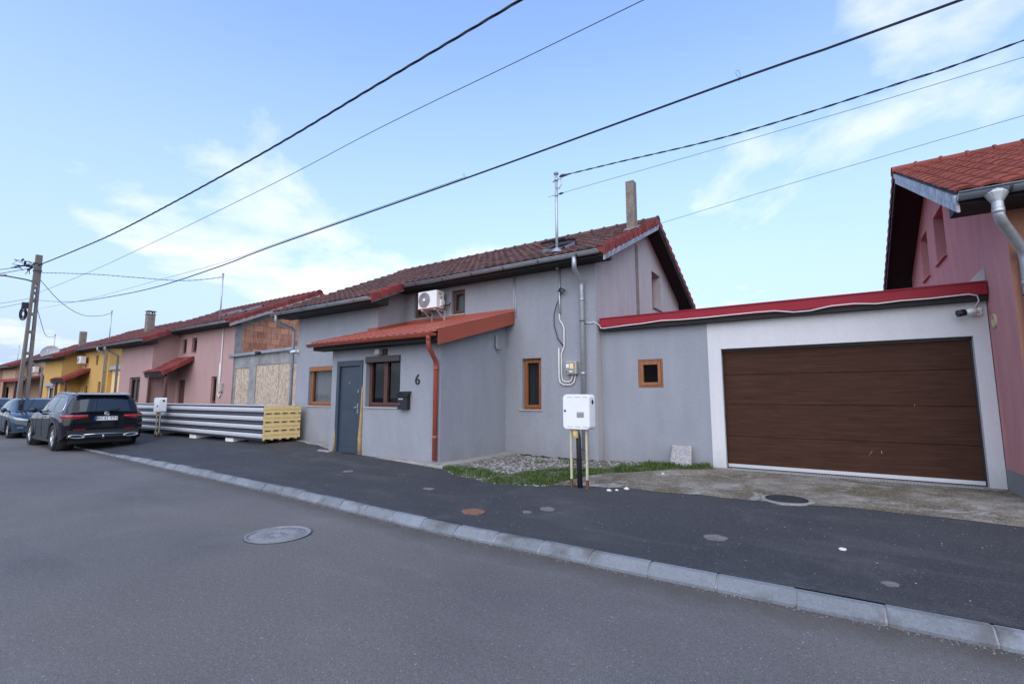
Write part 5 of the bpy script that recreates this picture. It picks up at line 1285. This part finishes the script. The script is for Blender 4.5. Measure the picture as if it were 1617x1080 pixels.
# ------------------------------------------------------------------ overhead wires
def span(name, lab, pts, r, m=None, strands=1, twist=.0, group='overhead wires'):
    """a cable through measured points, smoothed; several strands twist round each other"""
    P = [Vector(p) for p in pts]; out = []
    for i in range(len(P) - 1):
        p0 = P[i - 1] if i else P[i] * 2 - P[i + 1]; p1, p2 = P[i], P[i + 1]; p3 = P[i + 2] if i + 2 < len(P) else P[i + 1] * 2 - P[i]
        n = max(3, int((p2 - p1).length / (.09 if strands > 1 and twist else .6)))
        for k in range(n):
            t = k / n; out.append(.5 * ((2 * p1) + (p2 - p0) * t + (2 * p0 - 5 * p1 + 4 * p2 - p3) * t * t + (3 * p1 - p0 - 3 * p2 + p3) * t ** 3))
    out.append(P[-1]); mb = MB()
    if strands == 1: mb.tube(out, r, 6)
    else:
        for s in range(strands):
            L_ = 0; q = []
            for i, p in enumerate(out):
                if i: L_ += (p - out[i - 1]).length
                a = 6.2832 * s / strands + L_ * (6.2832 / twist if twist else 0); q.append(p + Vector((0, math.cos(a), math.sin(a))) * r * (1.05 if twist else 1.6))
            mb.tube(q, r, 5)
    return tag(mb.build(name, m or M['cable']), lab, 'cable', group)
span('power_cable', 'thickest twisted black cable running from the pole top over the street', [(PX, PY, 7.38), (-24, 5.5, 7.16), (-18.86, 5.5, 7.03), (-11.06, 5.5, 7.13), (-6.63, 5.5, 7.32), (-3.67, 5.5, 7.44), (2, 5.5, 7.66), (10, 5.5, 7.95)], .0115, strands=3, twist=1.3)
span('power_cable', 'thin single wire below the thickest cable, crossing the upper left sky', [(PX, PY, 6.05), (-20.6, 5.5, 6.02), (-10.95, 5.5, 6.23), (-6.59, 5.5, 6.42), (-3.67, 5.5, 6.47), (-1.64, 5.5, 6.51), (10, 5.5, 6.75)], .0065, M['cableblue'])
span('power_cable', 'pair of parallel dark cables sagging low across the middle of the sky', [(PX, PY, 5.8), (-24.56, 5.5, 5.18), (-21.35, 5.5, 4.91), (-16.36, 5.5, 4.67), (-12.23, 5.5, 4.70), (-10.25, 5.5, 4.78), (-4.54, 5.5, 4.90), (-.59, 5.5, 5.02), (1.21, 5.5, 5.06), (10, 5.5, 5.4)], .007, M['cableblue'] if False else M['cable'], strands=2)
span('power_cable', 'faint companion wire meeting the pair of cables at mid sky', [(PX, PY, 5.35), (-22, 5.55, 5.02), (-16.4, 5.53, 4.88), (-12.2, 5.52, 4.79), (-10.2, 5.51, 4.82), (-4.6, 5.51, 4.93)], .0045, M['cableblue'])
span('service_cable', 'twisted cable from the grey house mast to the upper right', [(-4.79, 9.2, 6.50), (-3.4, 9.05, 6.36), (-1.13, 8.7, 6.07), (1.08, 8.5, 6.04), (2.45, 8.4, 6.1), (8, 7.9, 6.5)], .0085, strands=2, twist=.55)
span('service_cable', 'thin grey wire below the twisted cable leaving the grey house mast', [(-4.88, 9.2, 6.08), (-4.76, 9.2, 6.09), (-.19, 9.2, 6.18), (2.58, 9.2, 6.28), (9, 9.2, 6.6)], .0045, M['cableblue'])
mb = MB(); mb.tube([(-4.87, 9.2, 6.08), (-4.80, 9.2, 6.085), (-4.72, 9.2, 6.09)], [.008, .03, .006], 8); mb.tube([(-4.84, 9.2, 6.49), (-4.77, 9.2, 6.50), (-4.60, 9.18, 6.48)], [.012, .04, .018], 8)
tag(mb.build('cable_clamp', M['clip']), 'pair of dark dead-end clamps on the grey house mast', 'clamp')
span('service_cable', 'thin wire passing behind the grey house ridge to the right', [(-7, 13.5, 6.2), (-3.62, 13.5, 6.54), (-.37, 13.5, 6.89), (3.68, 13.5, 7.26), (9, 13.5, 7.7)], .006, M['cableblue'])
span('service_cable', 'twisted cable sagging from the pole to the dusty pink house mast', [(PX, PY, 7.05), (-26.3, 6.6, 6.78), (-24.3, 7.5, 6.55), (-22.6, 8.5, 6.38), (-21.6, 9.1, 6.42), (-21.0, 9.5, 6.52)], .008, strands=2, twist=.5)
span('service_cable', 'dark cable drooping from the pole to the yellow house mast', [(PX, PY, 6.9), (-30.3, 6.6, 6.0), (-32.2, 7.9, 5.75), (-34.3, 9.2, 6.1), (-36.6, 10.35, 6.65)], .013)
span('service_cable', 'cable dropping from the pole to the tan house mast', [(PX, PY, 5.9), (-33, 6.5, 5.4), (-40, 8.2, 5.3), (-46, 9.8, 5.75), (-51.9, 11.2, 6.42)], .013)
span('service_cable', 'black cable from the pole top toward the far left roofs', [(PX, PY, 7.45), (-33, 4.0, 7.3), (-40, -.2, 7.2), (-50, -6, 7.4)], .014)
span('service_cable', 'second black cable from the pole crossing the street to the left', [(PX, PY, 7.3), (-33, 3.6, 6.9), (-40, -.8, 6.6), (-50, -7, 6.8)], .014)
for k, (za, ze, lab) in enumerate(((5.9, 5.4, 'upper of two thin wires leaving the pole toward lower left'), (5.75, 5.0, 'lower of two thin wires leaving the pole toward lower left'))):
    span('service_cable', lab, [(PX, PY, za), (-31.5, 4.2, lerp(za, ze, .3) - .2), (-36, 1.4, ze - .3), (-42, -3, ze)], .009, M['cableblue'])
# the loose ties hanging on the cables
for (x, z, lab, s) in ((-.61, 5.02, 'loop of loose wire tied on the paired cables, nearer the right', 1), (-4.55, 4.91, 'bit of loose wire tied on the paired cables above the grey roof', .7)):
    mb = MB(); mb.tube([(x - .02, 5.5, z - .04 * s), (x, 5.49, z + .03 * s), (x - .005, 5.49, z + .07 * s), (x - .02, 5.49, z + .10 * s), (x - .04, 5.495, z + .105 * s), (x - .045, 5.5, z + .08 * s), (x - .03, 5.5, z + .03 * s), (x, 5.5, z + .012), (x + .04, 5.5, z + .015)], .0022, 5)
    tag(mb.build('cable_tie', M['cable']), lab, 'cable tie')
# ------------------------------------------------------------------ cars (built at the origin, nose along +x, then placed)
SUV = dict(
    w=[(-2.33, .76), (-2.30, .84), (-2.2, .90), (-2.0, .932), (-1.4, .945), (0, .935), (1.4, .945), (1.8, .925), (2.05, .86), (2.22, .74), (2.30, .60), (2.33, .5)],
    belt=[(-2.33, .98), (-2.2, 1.035), (-1.6, 1.07), (0, 1.035), (1.0, 1.0), (1.4, .965), (2.0, .88), (2.2, .80), (2.33, .66)],
    crown=[(-2.33, .99), (-2.2, 1.05), (-1.6, 1.08), (1.0, 1.06), (1.4, 1.04), (2.0, .94), (2.2, .84), (2.33, .68)],
    zb=[(-2.33, .46), (-2.2, .34), (-1.9, .27), (0, .25), (1.9, .25), (2.2, .24), (2.33, .30)],
    roof=[(-2.24, 1.06), (-2.02, 1.46), (-1.93, 1.555), (-1.6, 1.605), (-.9, 1.635), (-.3, 1.64), (.1, 1.625), (.38, 1.56), (1.12, 1.05)],
    wr=[(-2.24, .74), (-1.93, .63), (-1.2, .645), (-.4, .65), (.35, .62), (1.12, .72)],
    wb=[(-2.24, .80), (-2.0, .855), (-1.2, .87), (0, .87), (.8, .85), (1.12, .80)],
    ax=(-1.40, 1.475), R=.365, tw=.25, track=.81, paint='carblack')
HATCH = dict(
    w=[(-2.14, .66), (-2.08, .78), (-1.9, .87), (-1.3, .895), (0, .89), (1.3, .895), (1.7, .87), (1.95, .79), (2.1, .62), (2.16, .48)],
    belt=[(-2.14, .86), (-2.0, .97), (-1.3, 1.0), (0, .95), (1.0, .92), (1.4, .87), (1.9, .77), (2.1, .66), (2.16, .56)],
    crown=[(-2.14, .88), (-2.0, .99), (-1.3, 1.01), (1.0, .99), (1.4, .94), (1.9, .83), (2.1, .70), (2.16, .58)],
    zb=[(-2.14, .36), (-1.9, .25), (0, .2), (1.9, .2), (2.16, .24)],
    roof=[(-2.0, 1.0), (-1.72, 1.34), (-1.2, 1.43), (-.5, 1.475), (0, 1.465), (.3, 1.41), (1.22, .97)],
    wr=[(-2.0, .66), (-1.72, .56), (-.5, .60), (.28, .57), (1.22, .68)],
    wb=[(-2.0, .76), (-1.5, .82), (0, .83), (.9, .8), (1.22, .74)],
    ax=(-1.3, 1.33), R=.315, tw=.21, track=.77, paint='carblue')

def wheel(car, x, y, c):
    s = 1 if y > 0 else -1; R_, w = c['R'], c['tw']
    t = bpy.data.objects.new('wheel', None); COL.objects.link(t); t.parent = car; t.location = (x, y, R_); WL[t] = Vector((x, y, R_)); t.empty_display_size = .1
    mb = MB(); h = w / 2
    mb.lathe([(R_ * .66, -h * .8), (R_ * .72, -h), (R_ * .93, -h), (R_ * .99, -h * .75), (R_, -h * .3), (R_, h * .3), (R_ * .99, h * .75), (R_ * .93, h), (R_ * .72, h), (R_ * .66, h * .8)], (x, y, R_), 'y', 32)
    mb.build('tyre', M['tyre'], t)
    o = y + s * h * .72; mb = MB()
    mb.lathe([(R_ * .60, -s * .06), (R_ * .63, s * .012), (R_ * .70, s * .012), (R_ * .70, -s * .02)], (x, o, R_), 'y', 32)
    mb.lathe([(0, s * .02), (.05, s * .016), (.06, -s * .01)], (x, o, R_), 'y', 16)
    for k in range(5):
        a = 6.2832 * k / 5 + .3
        for da in (-.16, .16):
            p = Vector((x + .04 * math.cos(a), o, R_ + .04 * math.sin(a))); q = Vector((x + R_ * .65 * math.cos(a + da), o, R_ + R_ * .65 * math.sin(a + da)))
            mb.bar(p, q, .035, .03, (0, 1, 0))
    mb.build('rim', M['alloy'], t)
    mb = MB(); mb.lathe([(0, -s * .05), (R_ * .62, -s * .05)], (x, o, R_), 'y', 24); mb.build('brake_disc', M['cladding'], t)
    return t

def make_car(c, name, label, front_car=False):
    t = thing(name, label, 'car'); I = interp
    P = M[c['paint']]
    x0, x1 = c['w'][0][0], c['w'][-1][0]
    xs = set(frange(x0, x1, .11)) | {a for a, _ in c['w']}
    Ra = c['R'] * 1.16
    for a in c['ax']: xs |= {a + Ra * math.cos(R(q)) for q in range(0, 181, 12)}
    xs = sorted(xs)
    xs = [x for i, x in enumerate(xs) if i == 0 or x - xs[i - 1] > .004]
    def arch(x):
        z = I(c['zb'], x)
        for a in c['ax']:
            d = abs(x - a)
            if d < Ra: z = max(z, c['R'] + math.sqrt(Ra * Ra - d * d))
        return z
    def yside(x, z):                                    # half width of the body side at a height
        w = I(c['w'], x); zb, zs = .25, I(c['belt'], x); q = max(0, min(1, (z - zb) / (zs - zb)))
        return w * (.965 + .035 * math.sin(math.pi * min(1, q * 1.35) * .74)) - .045 * max(0, (q - .78) / .22) ** 2 - .012 * math.exp(-((q - .30) / .1) ** 2)
    mb = MB()
    for s in (1, -1):
        rows = []
        for x in xs:
            za, zs, zc, w = arch(x), I(c['belt'], x), I(c['crown'], x), I(c['w'], x); row = []
            for q in (0, .12, .25, .36, .5, .64, .78, .88, .95, 1.): z = lerp(za, zs, q); row.append((x, s * yside(x, z), z))
            ye = yside(x, zs)
            for (f, g) in ((.93, .35), (.8, .7), (.5, .93), (0, 1)): row.append((x, s * ye * f, lerp(zs, zc, g)))
            rows.append(row)
        mb.grid(rows, smooth=True)
    for x in (x0, x1):                                  # closed nose and tail
        L_ = [(x, yside(x, z), z) for z in [lerp(arch(x), I(c['belt'], x), q) for q in (0, .25, .5, .78, 1.)]]
        mb.poly(L_ + [(x, 0, I(c['crown'], x))] + [(p[0], -p[1], p[2]) for p in L_[::-1]])
    # greenhouse
    g0, g1 = c['roof'][0][0], c['roof'][-1][0]
    gx = sorted(set(frange(g0, g1, .09)) | {a for a, _ in c['roof']})
    def gside(x, q):                                    # q: 0 belt .. 1 roof rail
        z0, zr = I(c['crown'], x) - .05, I(c['roof'], x); k = max(0, min(1, (zr - z0) / .55)); wb, wr = I(c['wb'], x), I(c['wr'], x)
        zt = zr - .075 * k
        return lerp(wb, wr + .035 * k, q) + .03 * k * math.sin(math.pi * q), lerp(z0, zt, q)
    rows = []
    for x in gx:
        zr = I(c['roof'], x); z0 = I(c['crown'], x) - .05; k = max(0, min(1, (zr - z0) / .55)); wr = I(c['wr'], x)
        h = [(x, *gside(x, q)) for q in (0, .25, .5, .75, 1)] + [(x, wr - .03 * k, zr - .035 * k), (x, wr * .7, zr - .008 * k), (x, 0, zr)]
        rows.append([(p[0], -p[1], p[2]) for p in h] + h[-2::-1])
    mb.grid(rows, smooth=True)
    body = mb.build('body', P, t)
    # wheel wells and floor
    mb = MB(); mb.box(x0 + .25, x1 - .25, -.70, .70, .20, .62)
    for a in c['ax']:
        for s in (-1, 1): mb.tube([(a, s * .5, c['R'] + .02), (a, s * (c['track'] + .06), c['R'] + .02)], Ra * .99, 24)
    mb.build('underbody', M['cladding'], t)
    for s in (1, -1):                                   # black arch and sill cladding
        mb = MB()
        for a in c['ax']:
            pts = [(a + Ra * 1.03 * math.cos(R(q)), s * (yside(a + Ra * math.cos(R(q)), .5) + .004), c['R'] + Ra * 1.03 * math.sin(R(q))) for q in range(-8, 189, 14)]
            mb.tube(pts, .032, 6)
        mb.box(c['ax'][0] + Ra, c['ax'][1] - Ra, s * yside(0, .3) - .03, s * yside(0, .3) + .012, .22, .33)
        mb.build('arch_cladding', M['cladding'], t)
    for a in c['ax']:
        for s in (-1, 1): wheel(t, a, s * c['track'], c)
    # side glass
    def patch(name, m, fn, nu, nv, parent=t):
        mb = MB(); mb.grid([[fn(i / nu, j / nv) for j in range(nv + 1)] for i in range(nu + 1)], smooth=True); return mb.build(name, m, parent)
    ra, rf = c['side'] if 'side' in c else ((-1.95, .62) if not front_car else (-1.6, .75))
    cuts = [(rf, .03), (-.0, -.05), (-.05 - .85, -.95)] 
    segs = [(.02, rf + .22), (-.88, -.03), (-1.80, -.93)] if not front_car else [(-.05, rf + .15), (-.85, -.1), (-1.55, -.9)]
    for s in (1, -1):
        for (a, b) in segs:
            def fn(u, v, a=a, b=b, s=s):
                x = lerp(a, b, u); top = .88
                if b > rf: top = max(.12, min(.88, .88 - max(0, (x - (.18 if not front_car else .1))) * 1.25))
                if a < -1.5: x = lerp(a + .16 * v, b, u); top = .86
                y, z = gside(x, lerp(.17, top, v)); return (x, s * (y + .004), z)
            patch('window', M['carglass'], fn, 12, 6)
        if not front_car:
            mb = MB(); pts = []
            for q in range(15): x = lerp(.86, -1.86, q / 14); y, z = gside(x, .13); pts.append((x, s * (y + .006), z))
            for (x, q) in ((-1.86, .3), (-1.78, .6), (-1.64, .86), (-1.2, .93), (-.4, .93), (.1, .93), (.4, .7), (.86, .15)): y, z = gside(x, q); pts.append((x, s * (y + .006), z))
            mb.tube(pts, .011, 5); mb.build('chrome_trim', M['chrome'], t)
    def wind(u, v):
        a, b = (c['roof'][-1][0] - .07, c['roof'][-2][0] + .02); x = lerp(a, b, v); w = I(c['wr'], x) - .045; zr = I(c['roof'], x)
        return (x + .012, lerp(-w, w, u), zr + .010 - .02 * (2 * u - 1) ** 2)
    patch('windscreen', M['carglass'], wind, 14, 8)
    def rear(u, v):
        a, b = c['roof'][0][0] + .012, (c['roof'][2][0] - .03 if not front_car else c['roof'][1][0]); x = lerp(a, b, v); w = (I(c['wr'], x) + .0) * (1.03 - .05 * v); zr = I(c['roof'], x)
        return (x - .02 + .05 * abs(2 * u - 1) ** 3, lerp(-w, w, u), zr + .012 - .02 * (2 * u - 1) ** 2)
    patch('rear_window', M['carglass'], rear, 14, 8)
    # mirrors, handles
    for s in (1, -1):
        mx = .72 if not front_car else .82; y, z = gside(mx, .1)
        mb = MB(); mb.lathe([(0, -.06), (.055, -.05), (.085, 0), (.08, .04), (.0, .06)], (mx, s * (y + .17), z + .06), 'x', 12); mb.tube([(mx, s * y, z), (mx, s * (y + .1), z + .03)], .03, 6); mb.build('mirror', M['black'] if not front_car else P, t)
        for hx in (-.25, -1.05):
            q = yside(hx, .9); mb = MB(); mb.tube([(hx - .1, s * (q - .005), .915), (hx - .07, s * (q + .02), .92), (hx + .07, s * (q + .02), .92), (hx + .1, s * (q - .005), .915)], .013, 6); mb.build('door_handle', P, t)
        mb = MB()
        for sx in (.68, -.02, -.93):                    # shut lines of the doors
            pts = []
            for q in range(7): z = lerp(.36, .99, q / 6); pts.append((sx + (.12 * max(0, (.6 - z)) if sx < -.5 else 0) * -1, s * (yside(sx, z) + .001), z))
            mb.tube(pts, .005, 4)
        mb.build('shut_line', M['black'], t)
    return t, yside, gside, body

def patch3(name, m, pts_rows, parent):
    mb = MB(); mb.grid(pts_rows, smooth=True); return mb.build(name, m, parent)

# --- the dark estate car seen from behind
S, ys, gs, body = make_car(SUV, 'parked_car', 'black off-road estate car parked half on the pavement, seen from behind')
c = SUV
for s in (1, -1):
    # tail lamp wraps the corner
    plan = [(-1.96, ys(-1.96, .95) + .008), (-2.1, ys(-2.1, .95) + .012), (-2.22, ys(-2.22, .95) + .01), (-2.30, .80), (-2.338, .70), (-2.347, .55), (-2.347, .40)]
    mb = MB(); rows = []
    for i, (x, y) in enumerate(plan):
        top = lerp(1.0, 1.005, i / 6); bot = [.955, .90, .865, .865, .875, .90, .925][i]
        rows.append([(x, s * y, bot), (x - .006, s * (y + .006), (top + bot) / 2), (x, s * y, top)])
    mb.grid(rows, smooth=True); mb.build('tail_light', M['redlens'], S)
    mb = MB(); mb.tube([(x - .006, s * (y + .006), lerp(.965, .955, i / 6)) for i, (x, y) in enumerate(plan[1:])], .009, 5); mb.build('light_bar', mat('red_light_strip', (.75, .06, .07), .2), S)
    # bumper reflector and exhaust trim
    mb = MB(); mb.box(-2.352, -2.335, s * .56 - .13, s * .56 + .13, .585, .615); mb.build('reflector', M['redlens'], S)
    ring = []
    mb = MB(); pr = [(s * .60 + .17 * math.cos(a) * (1 if math.cos(a) * s > 0 else .95), .41 + .042 * math.sin(a) + .012 * math.cos(a) * s) for a in [6.2832 * k / 20 for k in range(20)]]
    mb.tube([(-2.352, p[0], p[1]) for p in pr] + [(-2.352, pr[0][0], pr[0][1])], .016, 6); mb.build('exhaust_trim', M['chrome'], S)
    mb = MB(); mb.poly([(-2.345, p[0], p[1]) for p in pr]); mb.build('exhaust_opening', M['black'], S)
    mb = MB(); mb.tube([(.15, s * .60, 1.585), (.02, s * .62, 1.618), (-.8, s * .645, 1.63), (-1.55, s * .63, 1.604), (-1.68, s * .62, 1.57)], .014, 6); mb.build('roof_rail', M['galv'], S)
mb = MB(); mb.tube([(-2.353, -.46, .455), (-2.358, -.2, .462), (-2.36, 0, .463), (-2.358, .2, .462), (-2.353, .46, .455)], .016, 6); mb.build('chrome_strip', M['chrome'], S)
mb = MB(); mb.box(-2.35, -2.2, -.80, .80, .36, .55); mb.box(-2.358, -2.335, -.83, .83, .545, .57); mb.build('bumper_cladding', M['cladding'], S, bevel=.03)
mb = MB(); mb.tube([(-2.30, .04, .34), (-2.40, .04, .36)], .02, 8); mb.lathe([(0, .06), (.028, .045), (.034, .02), (.024, -.01), (.02, -.03)], (-2.41, .04, .38), 'z', 12); mb.build('tow_ball', M['steel'], S)
mb = MB(); mb.hexa([(-2.10, -.63, 1.535), (-1.85, -.62, 1.575), (-1.85, .62, 1.575), (-2.10, .63, 1.535), (-2.11, -.62, 1.56), (-1.8, -.6, 1.612), (-1.8, .6, 1.612), (-2.11, .62, 1.56)]); mb.build('spoiler', M['carblack'], S, bevel=.01)
mb = MB(); mb.tube([(-2.30, .0, 1.085), (-2.285, -.02, 1.12), (-2.27, -.32, 1.155)], .012, 6); mb.tube([(-2.31, .0, 1.08), (-2.26, .0, 1.09)], .028, 8); mb.build('wiper', M['black'], S)
# number plate and the ringed star on the tailgate
bf = Fr((-2.352, 0, 0), (0, -1, 0), (-1, 0, 0))
mb = MB(); fbox(mb, bf, -.26, .26, .835, .945, -.02, .0); pl = mb.build('number_plate', M['platewhite'], S)
mb = MB(); fbox(mb, bf, -.26, -.215, .836, .944, -.018, .003); mb.build('plate_band', M['plateblue'], pl)
text('BH 41 TTT', .105, bf, .025, .89, .004, M['ink'], S, 'plate_lettering', .001)
mb = MB(); ec = bf(0, 1.02, .004); mb.tube([bf(.052 * math.cos(k * .2618), 1.02 + .052 * math.sin(k * .2618), .01) for k in range(25)], .0065, 5)
for k in range(3):
    a = R(90 + 120 * k); mb.tube([bf(0, 1.02, .016), bf(.05 * math.cos(a), 1.02 + .05 * math.sin(a), .010)], [.010, .003], 5)
mb.build('emblem', M['chrome'], S)
mb = MB()                                               # tailgate shut lines
pts = [bf(-.70, 1.0, .0), bf(-.74, .80, -.0), bf(-.70, .665, .002), bf(0, .655, .006), bf(.70, .665, .002), bf(.74, .80, 0), bf(.70, 1.0, 0)]
mb.tube(pts, .006, 4); mb.build('tailgate_line', M['black'], S)
for s in (-1, 1): text('', .01, bf, 0, 0, 0, M['ink'], S, 'x') if False else None
S.location = (-19.62, 5.085, .012); S.rotation_euler = (0, 0, math.pi - R(2.2))

# --- the blue hatchback facing the camera behind it
H, ys, gs, body = make_car(HATCH, 'parked_car', 'slate blue hatchback facing the street view, parked behind the black estate car', True)
for s in (1, -1):
    mb = MB(); rows = []
    for (x, y, zt, zl) in ((1.62, .872, .83, .80), (1.85, .815, .795, .70), (2.0, .73, .755, .655), (2.10, .60, .72, .63), (2.15, .46, .69, .635)):
        rows.append([(x + .012, s * (y + .012), zl), (x + .02, s * (y + .016), (zl + zt) / 2), (x, s * y, zt)])
    mb.grid(rows, smooth=True); mb.build('headlight', M['clearlens'], H)
    mb = MB(); mb.box(2.06, 2.12, s * .62 - .1, s * .62 + .1, .36, .42); mb.build('fog_light', M['clearlens'], H, bevel=.01)
mb = MB(); mb.box(2.08, 2.185, -.48, .48, .30, .42); mb.box(2.10, 2.18, -.42, .42, .57, .63); mb.build('grille', M['black'], H, bevel=.02)
mb = MB(); mb.box(2.17, 2.195, -.26, .26, .45, .56); mb.build('number_plate', M['platewhite'], H)
mb = MB(); mb.tube([(1.16, -.35, 1.0), (.98, .25, 1.12)], .01, 5); mb.tube([(1.16, .3, 1.0), (1.03, .62, 1.1)], .01, 5); mb.build('wiper', M['black'], H)
H2 = copy_tree(H); H2['label'] = 'dark car farthest back, mostly hidden at the left edge'
H['group'] = H2['group'] = 'parked hatchbacks'
H.location = (-26.55, 5.38, 0.); H.rotation_euler = (0, 0, R(-3))
H2.location = (-33.5, 5.35, 0.); H2.rotation_euler = (0, 0, R(-3.5))
for o in bpy.data.objects:
    if o.parent == H2 and o.name.startswith('body'):
        o.data = o.data.copy(); o.data.materials.clear(); o.data.materials.append(M['cargrey'])
# ------------------------------------------------------------------ sky, sun, camera
SUN_EL, SUN_AZ = R(40), R(158)                          # thinly veiled light from the open side of the street
w = bpy.data.worlds.new('World'); scene.world = w; w.use_nodes = True
nt = w.node_tree; N = nt.nodes; L = nt.links; bg = N['Background']
sky = N.new('ShaderNodeTexSky'); sky.sky_type = 'NISHITA'; sky.sun_disc = False
sky.sun_elevation = SUN_EL; sky.sun_rotation = SUN_AZ; sky.altitude = 200; sky.air_density = 1.; sky.dust_density = .7; sky.ozone_density = 1.5
tc = N.new('ShaderNodeTexCoord'); sp = N.new('ShaderNodeSeparateXYZ'); L.new(tc.outputs['Generated'], sp.inputs[0])
# clouds: noise over a flat layer overhead (direction divided by its height), so they shrink towards the horizon
za = N.new('ShaderNodeMath'); za.operation = 'MAXIMUM'; za.inputs[1].default_value = .0; L.new(sp.outputs['Z'], za.inputs[0])
zp = N.new('ShaderNodeMath'); zp.operation = 'ADD'; zp.inputs[1].default_value = .16; L.new(za.outputs[0], zp.inputs[0])
dv = N.new('ShaderNodeVectorMath'); dv.operation = 'DIVIDE'; L.new(tc.outputs['Generated'], dv.inputs[0])
cb = N.new('ShaderNodeCombineXYZ'); 
for i in range(3): L.new(zp.outputs[0], cb.inputs[i])
L.new(cb.outputs[0], dv.inputs[1])
mp = N.new('ShaderNodeMapping'); mp.inputs['Location'].default_value = (-7.95, -18.76, 4.33); mp.inputs['Rotation'].default_value = (0, 0, R(27)); L.new(dv.outputs[0], mp.inputs['Vector'])
n1 = noise(N, L, mp.outputs[0], 1.05, 9, .58, .25)
n2 = noise(N, L, mp.outputs[0], .42, 3, .5)
ad = N.new('ShaderNodeMath'); ad.operation = 'MULTIPLY_ADD'; ad.inputs[1].default_value = .75; L.new(n2, ad.inputs[0]); L.new(n1, ad.inputs[2])
low = maprange(N, L, sp.outputs['Z'], .0, .5, .07, 0.)  # denser low down
a2 = N.new('ShaderNodeMath'); a2.operation = 'ADD'; L.new(ad.outputs[0], a2.inputs[0]); L.new(low, a2.inputs[1])
cl = maprange(N, L, a2.outputs[0], .94, 1.12, 0., .95)
hz = maprange(N, L, sp.outputs['Z'], .06, .62, .95, 0.)     # milky air near the horizon
base = mixc(N, L, 1., sky.outputs[0], (.82, .815, .87), 'MULTIPLY')
base = mixc(N, L, hz, base, (1.1, 1.36, 1.85))
col = mixc(N, L, cl, base, (2.6, 2.6, 2.62))
L.new(col, bg.inputs['Color']); bg.inputs['Strength'].default_value = .15

sl = bpy.data.lights.new('sun', 'SUN'); sl.energy = .8; sl.angle = R(100); sl.color = (1., .93, .84)
so = bpy.data.objects.new('sun', sl); COL.objects.link(so)
d = Vector((math.sin(SUN_AZ) * math.cos(SUN_EL), math.cos(SUN_AZ) * math.cos(SUN_EL), math.sin(SUN_EL)))
so.rotation_euler = d.to_track_quat('Z', 'Y').to_euler(); so.location = (0, 0, 20)

cam = bpy.data.cameras.new('camera'); co = bpy.data.objects.new('camera', cam); COL.objects.link(co)
cam.sensor_width = 36; cam.lens = 750 / 1617 * 36; cam.clip_end = 3000; cam.clip_start = .05
co.location = (0, 0, 1.5); co.rotation_euler = (R(90) + math.atan(87 / 750), 0, R(33.7))
scene.camera = co
scene.view_settings.view_transform = 'Standard'; scene.view_settings.look = 'None'; scene.view_settings.gamma = 1.; scene.view_settings.exposure = 1.68
scene.cycles.use_denoising = True
scene.cycles.max_bounces = 6; scene.cycles.transparent_max_bounces = 12
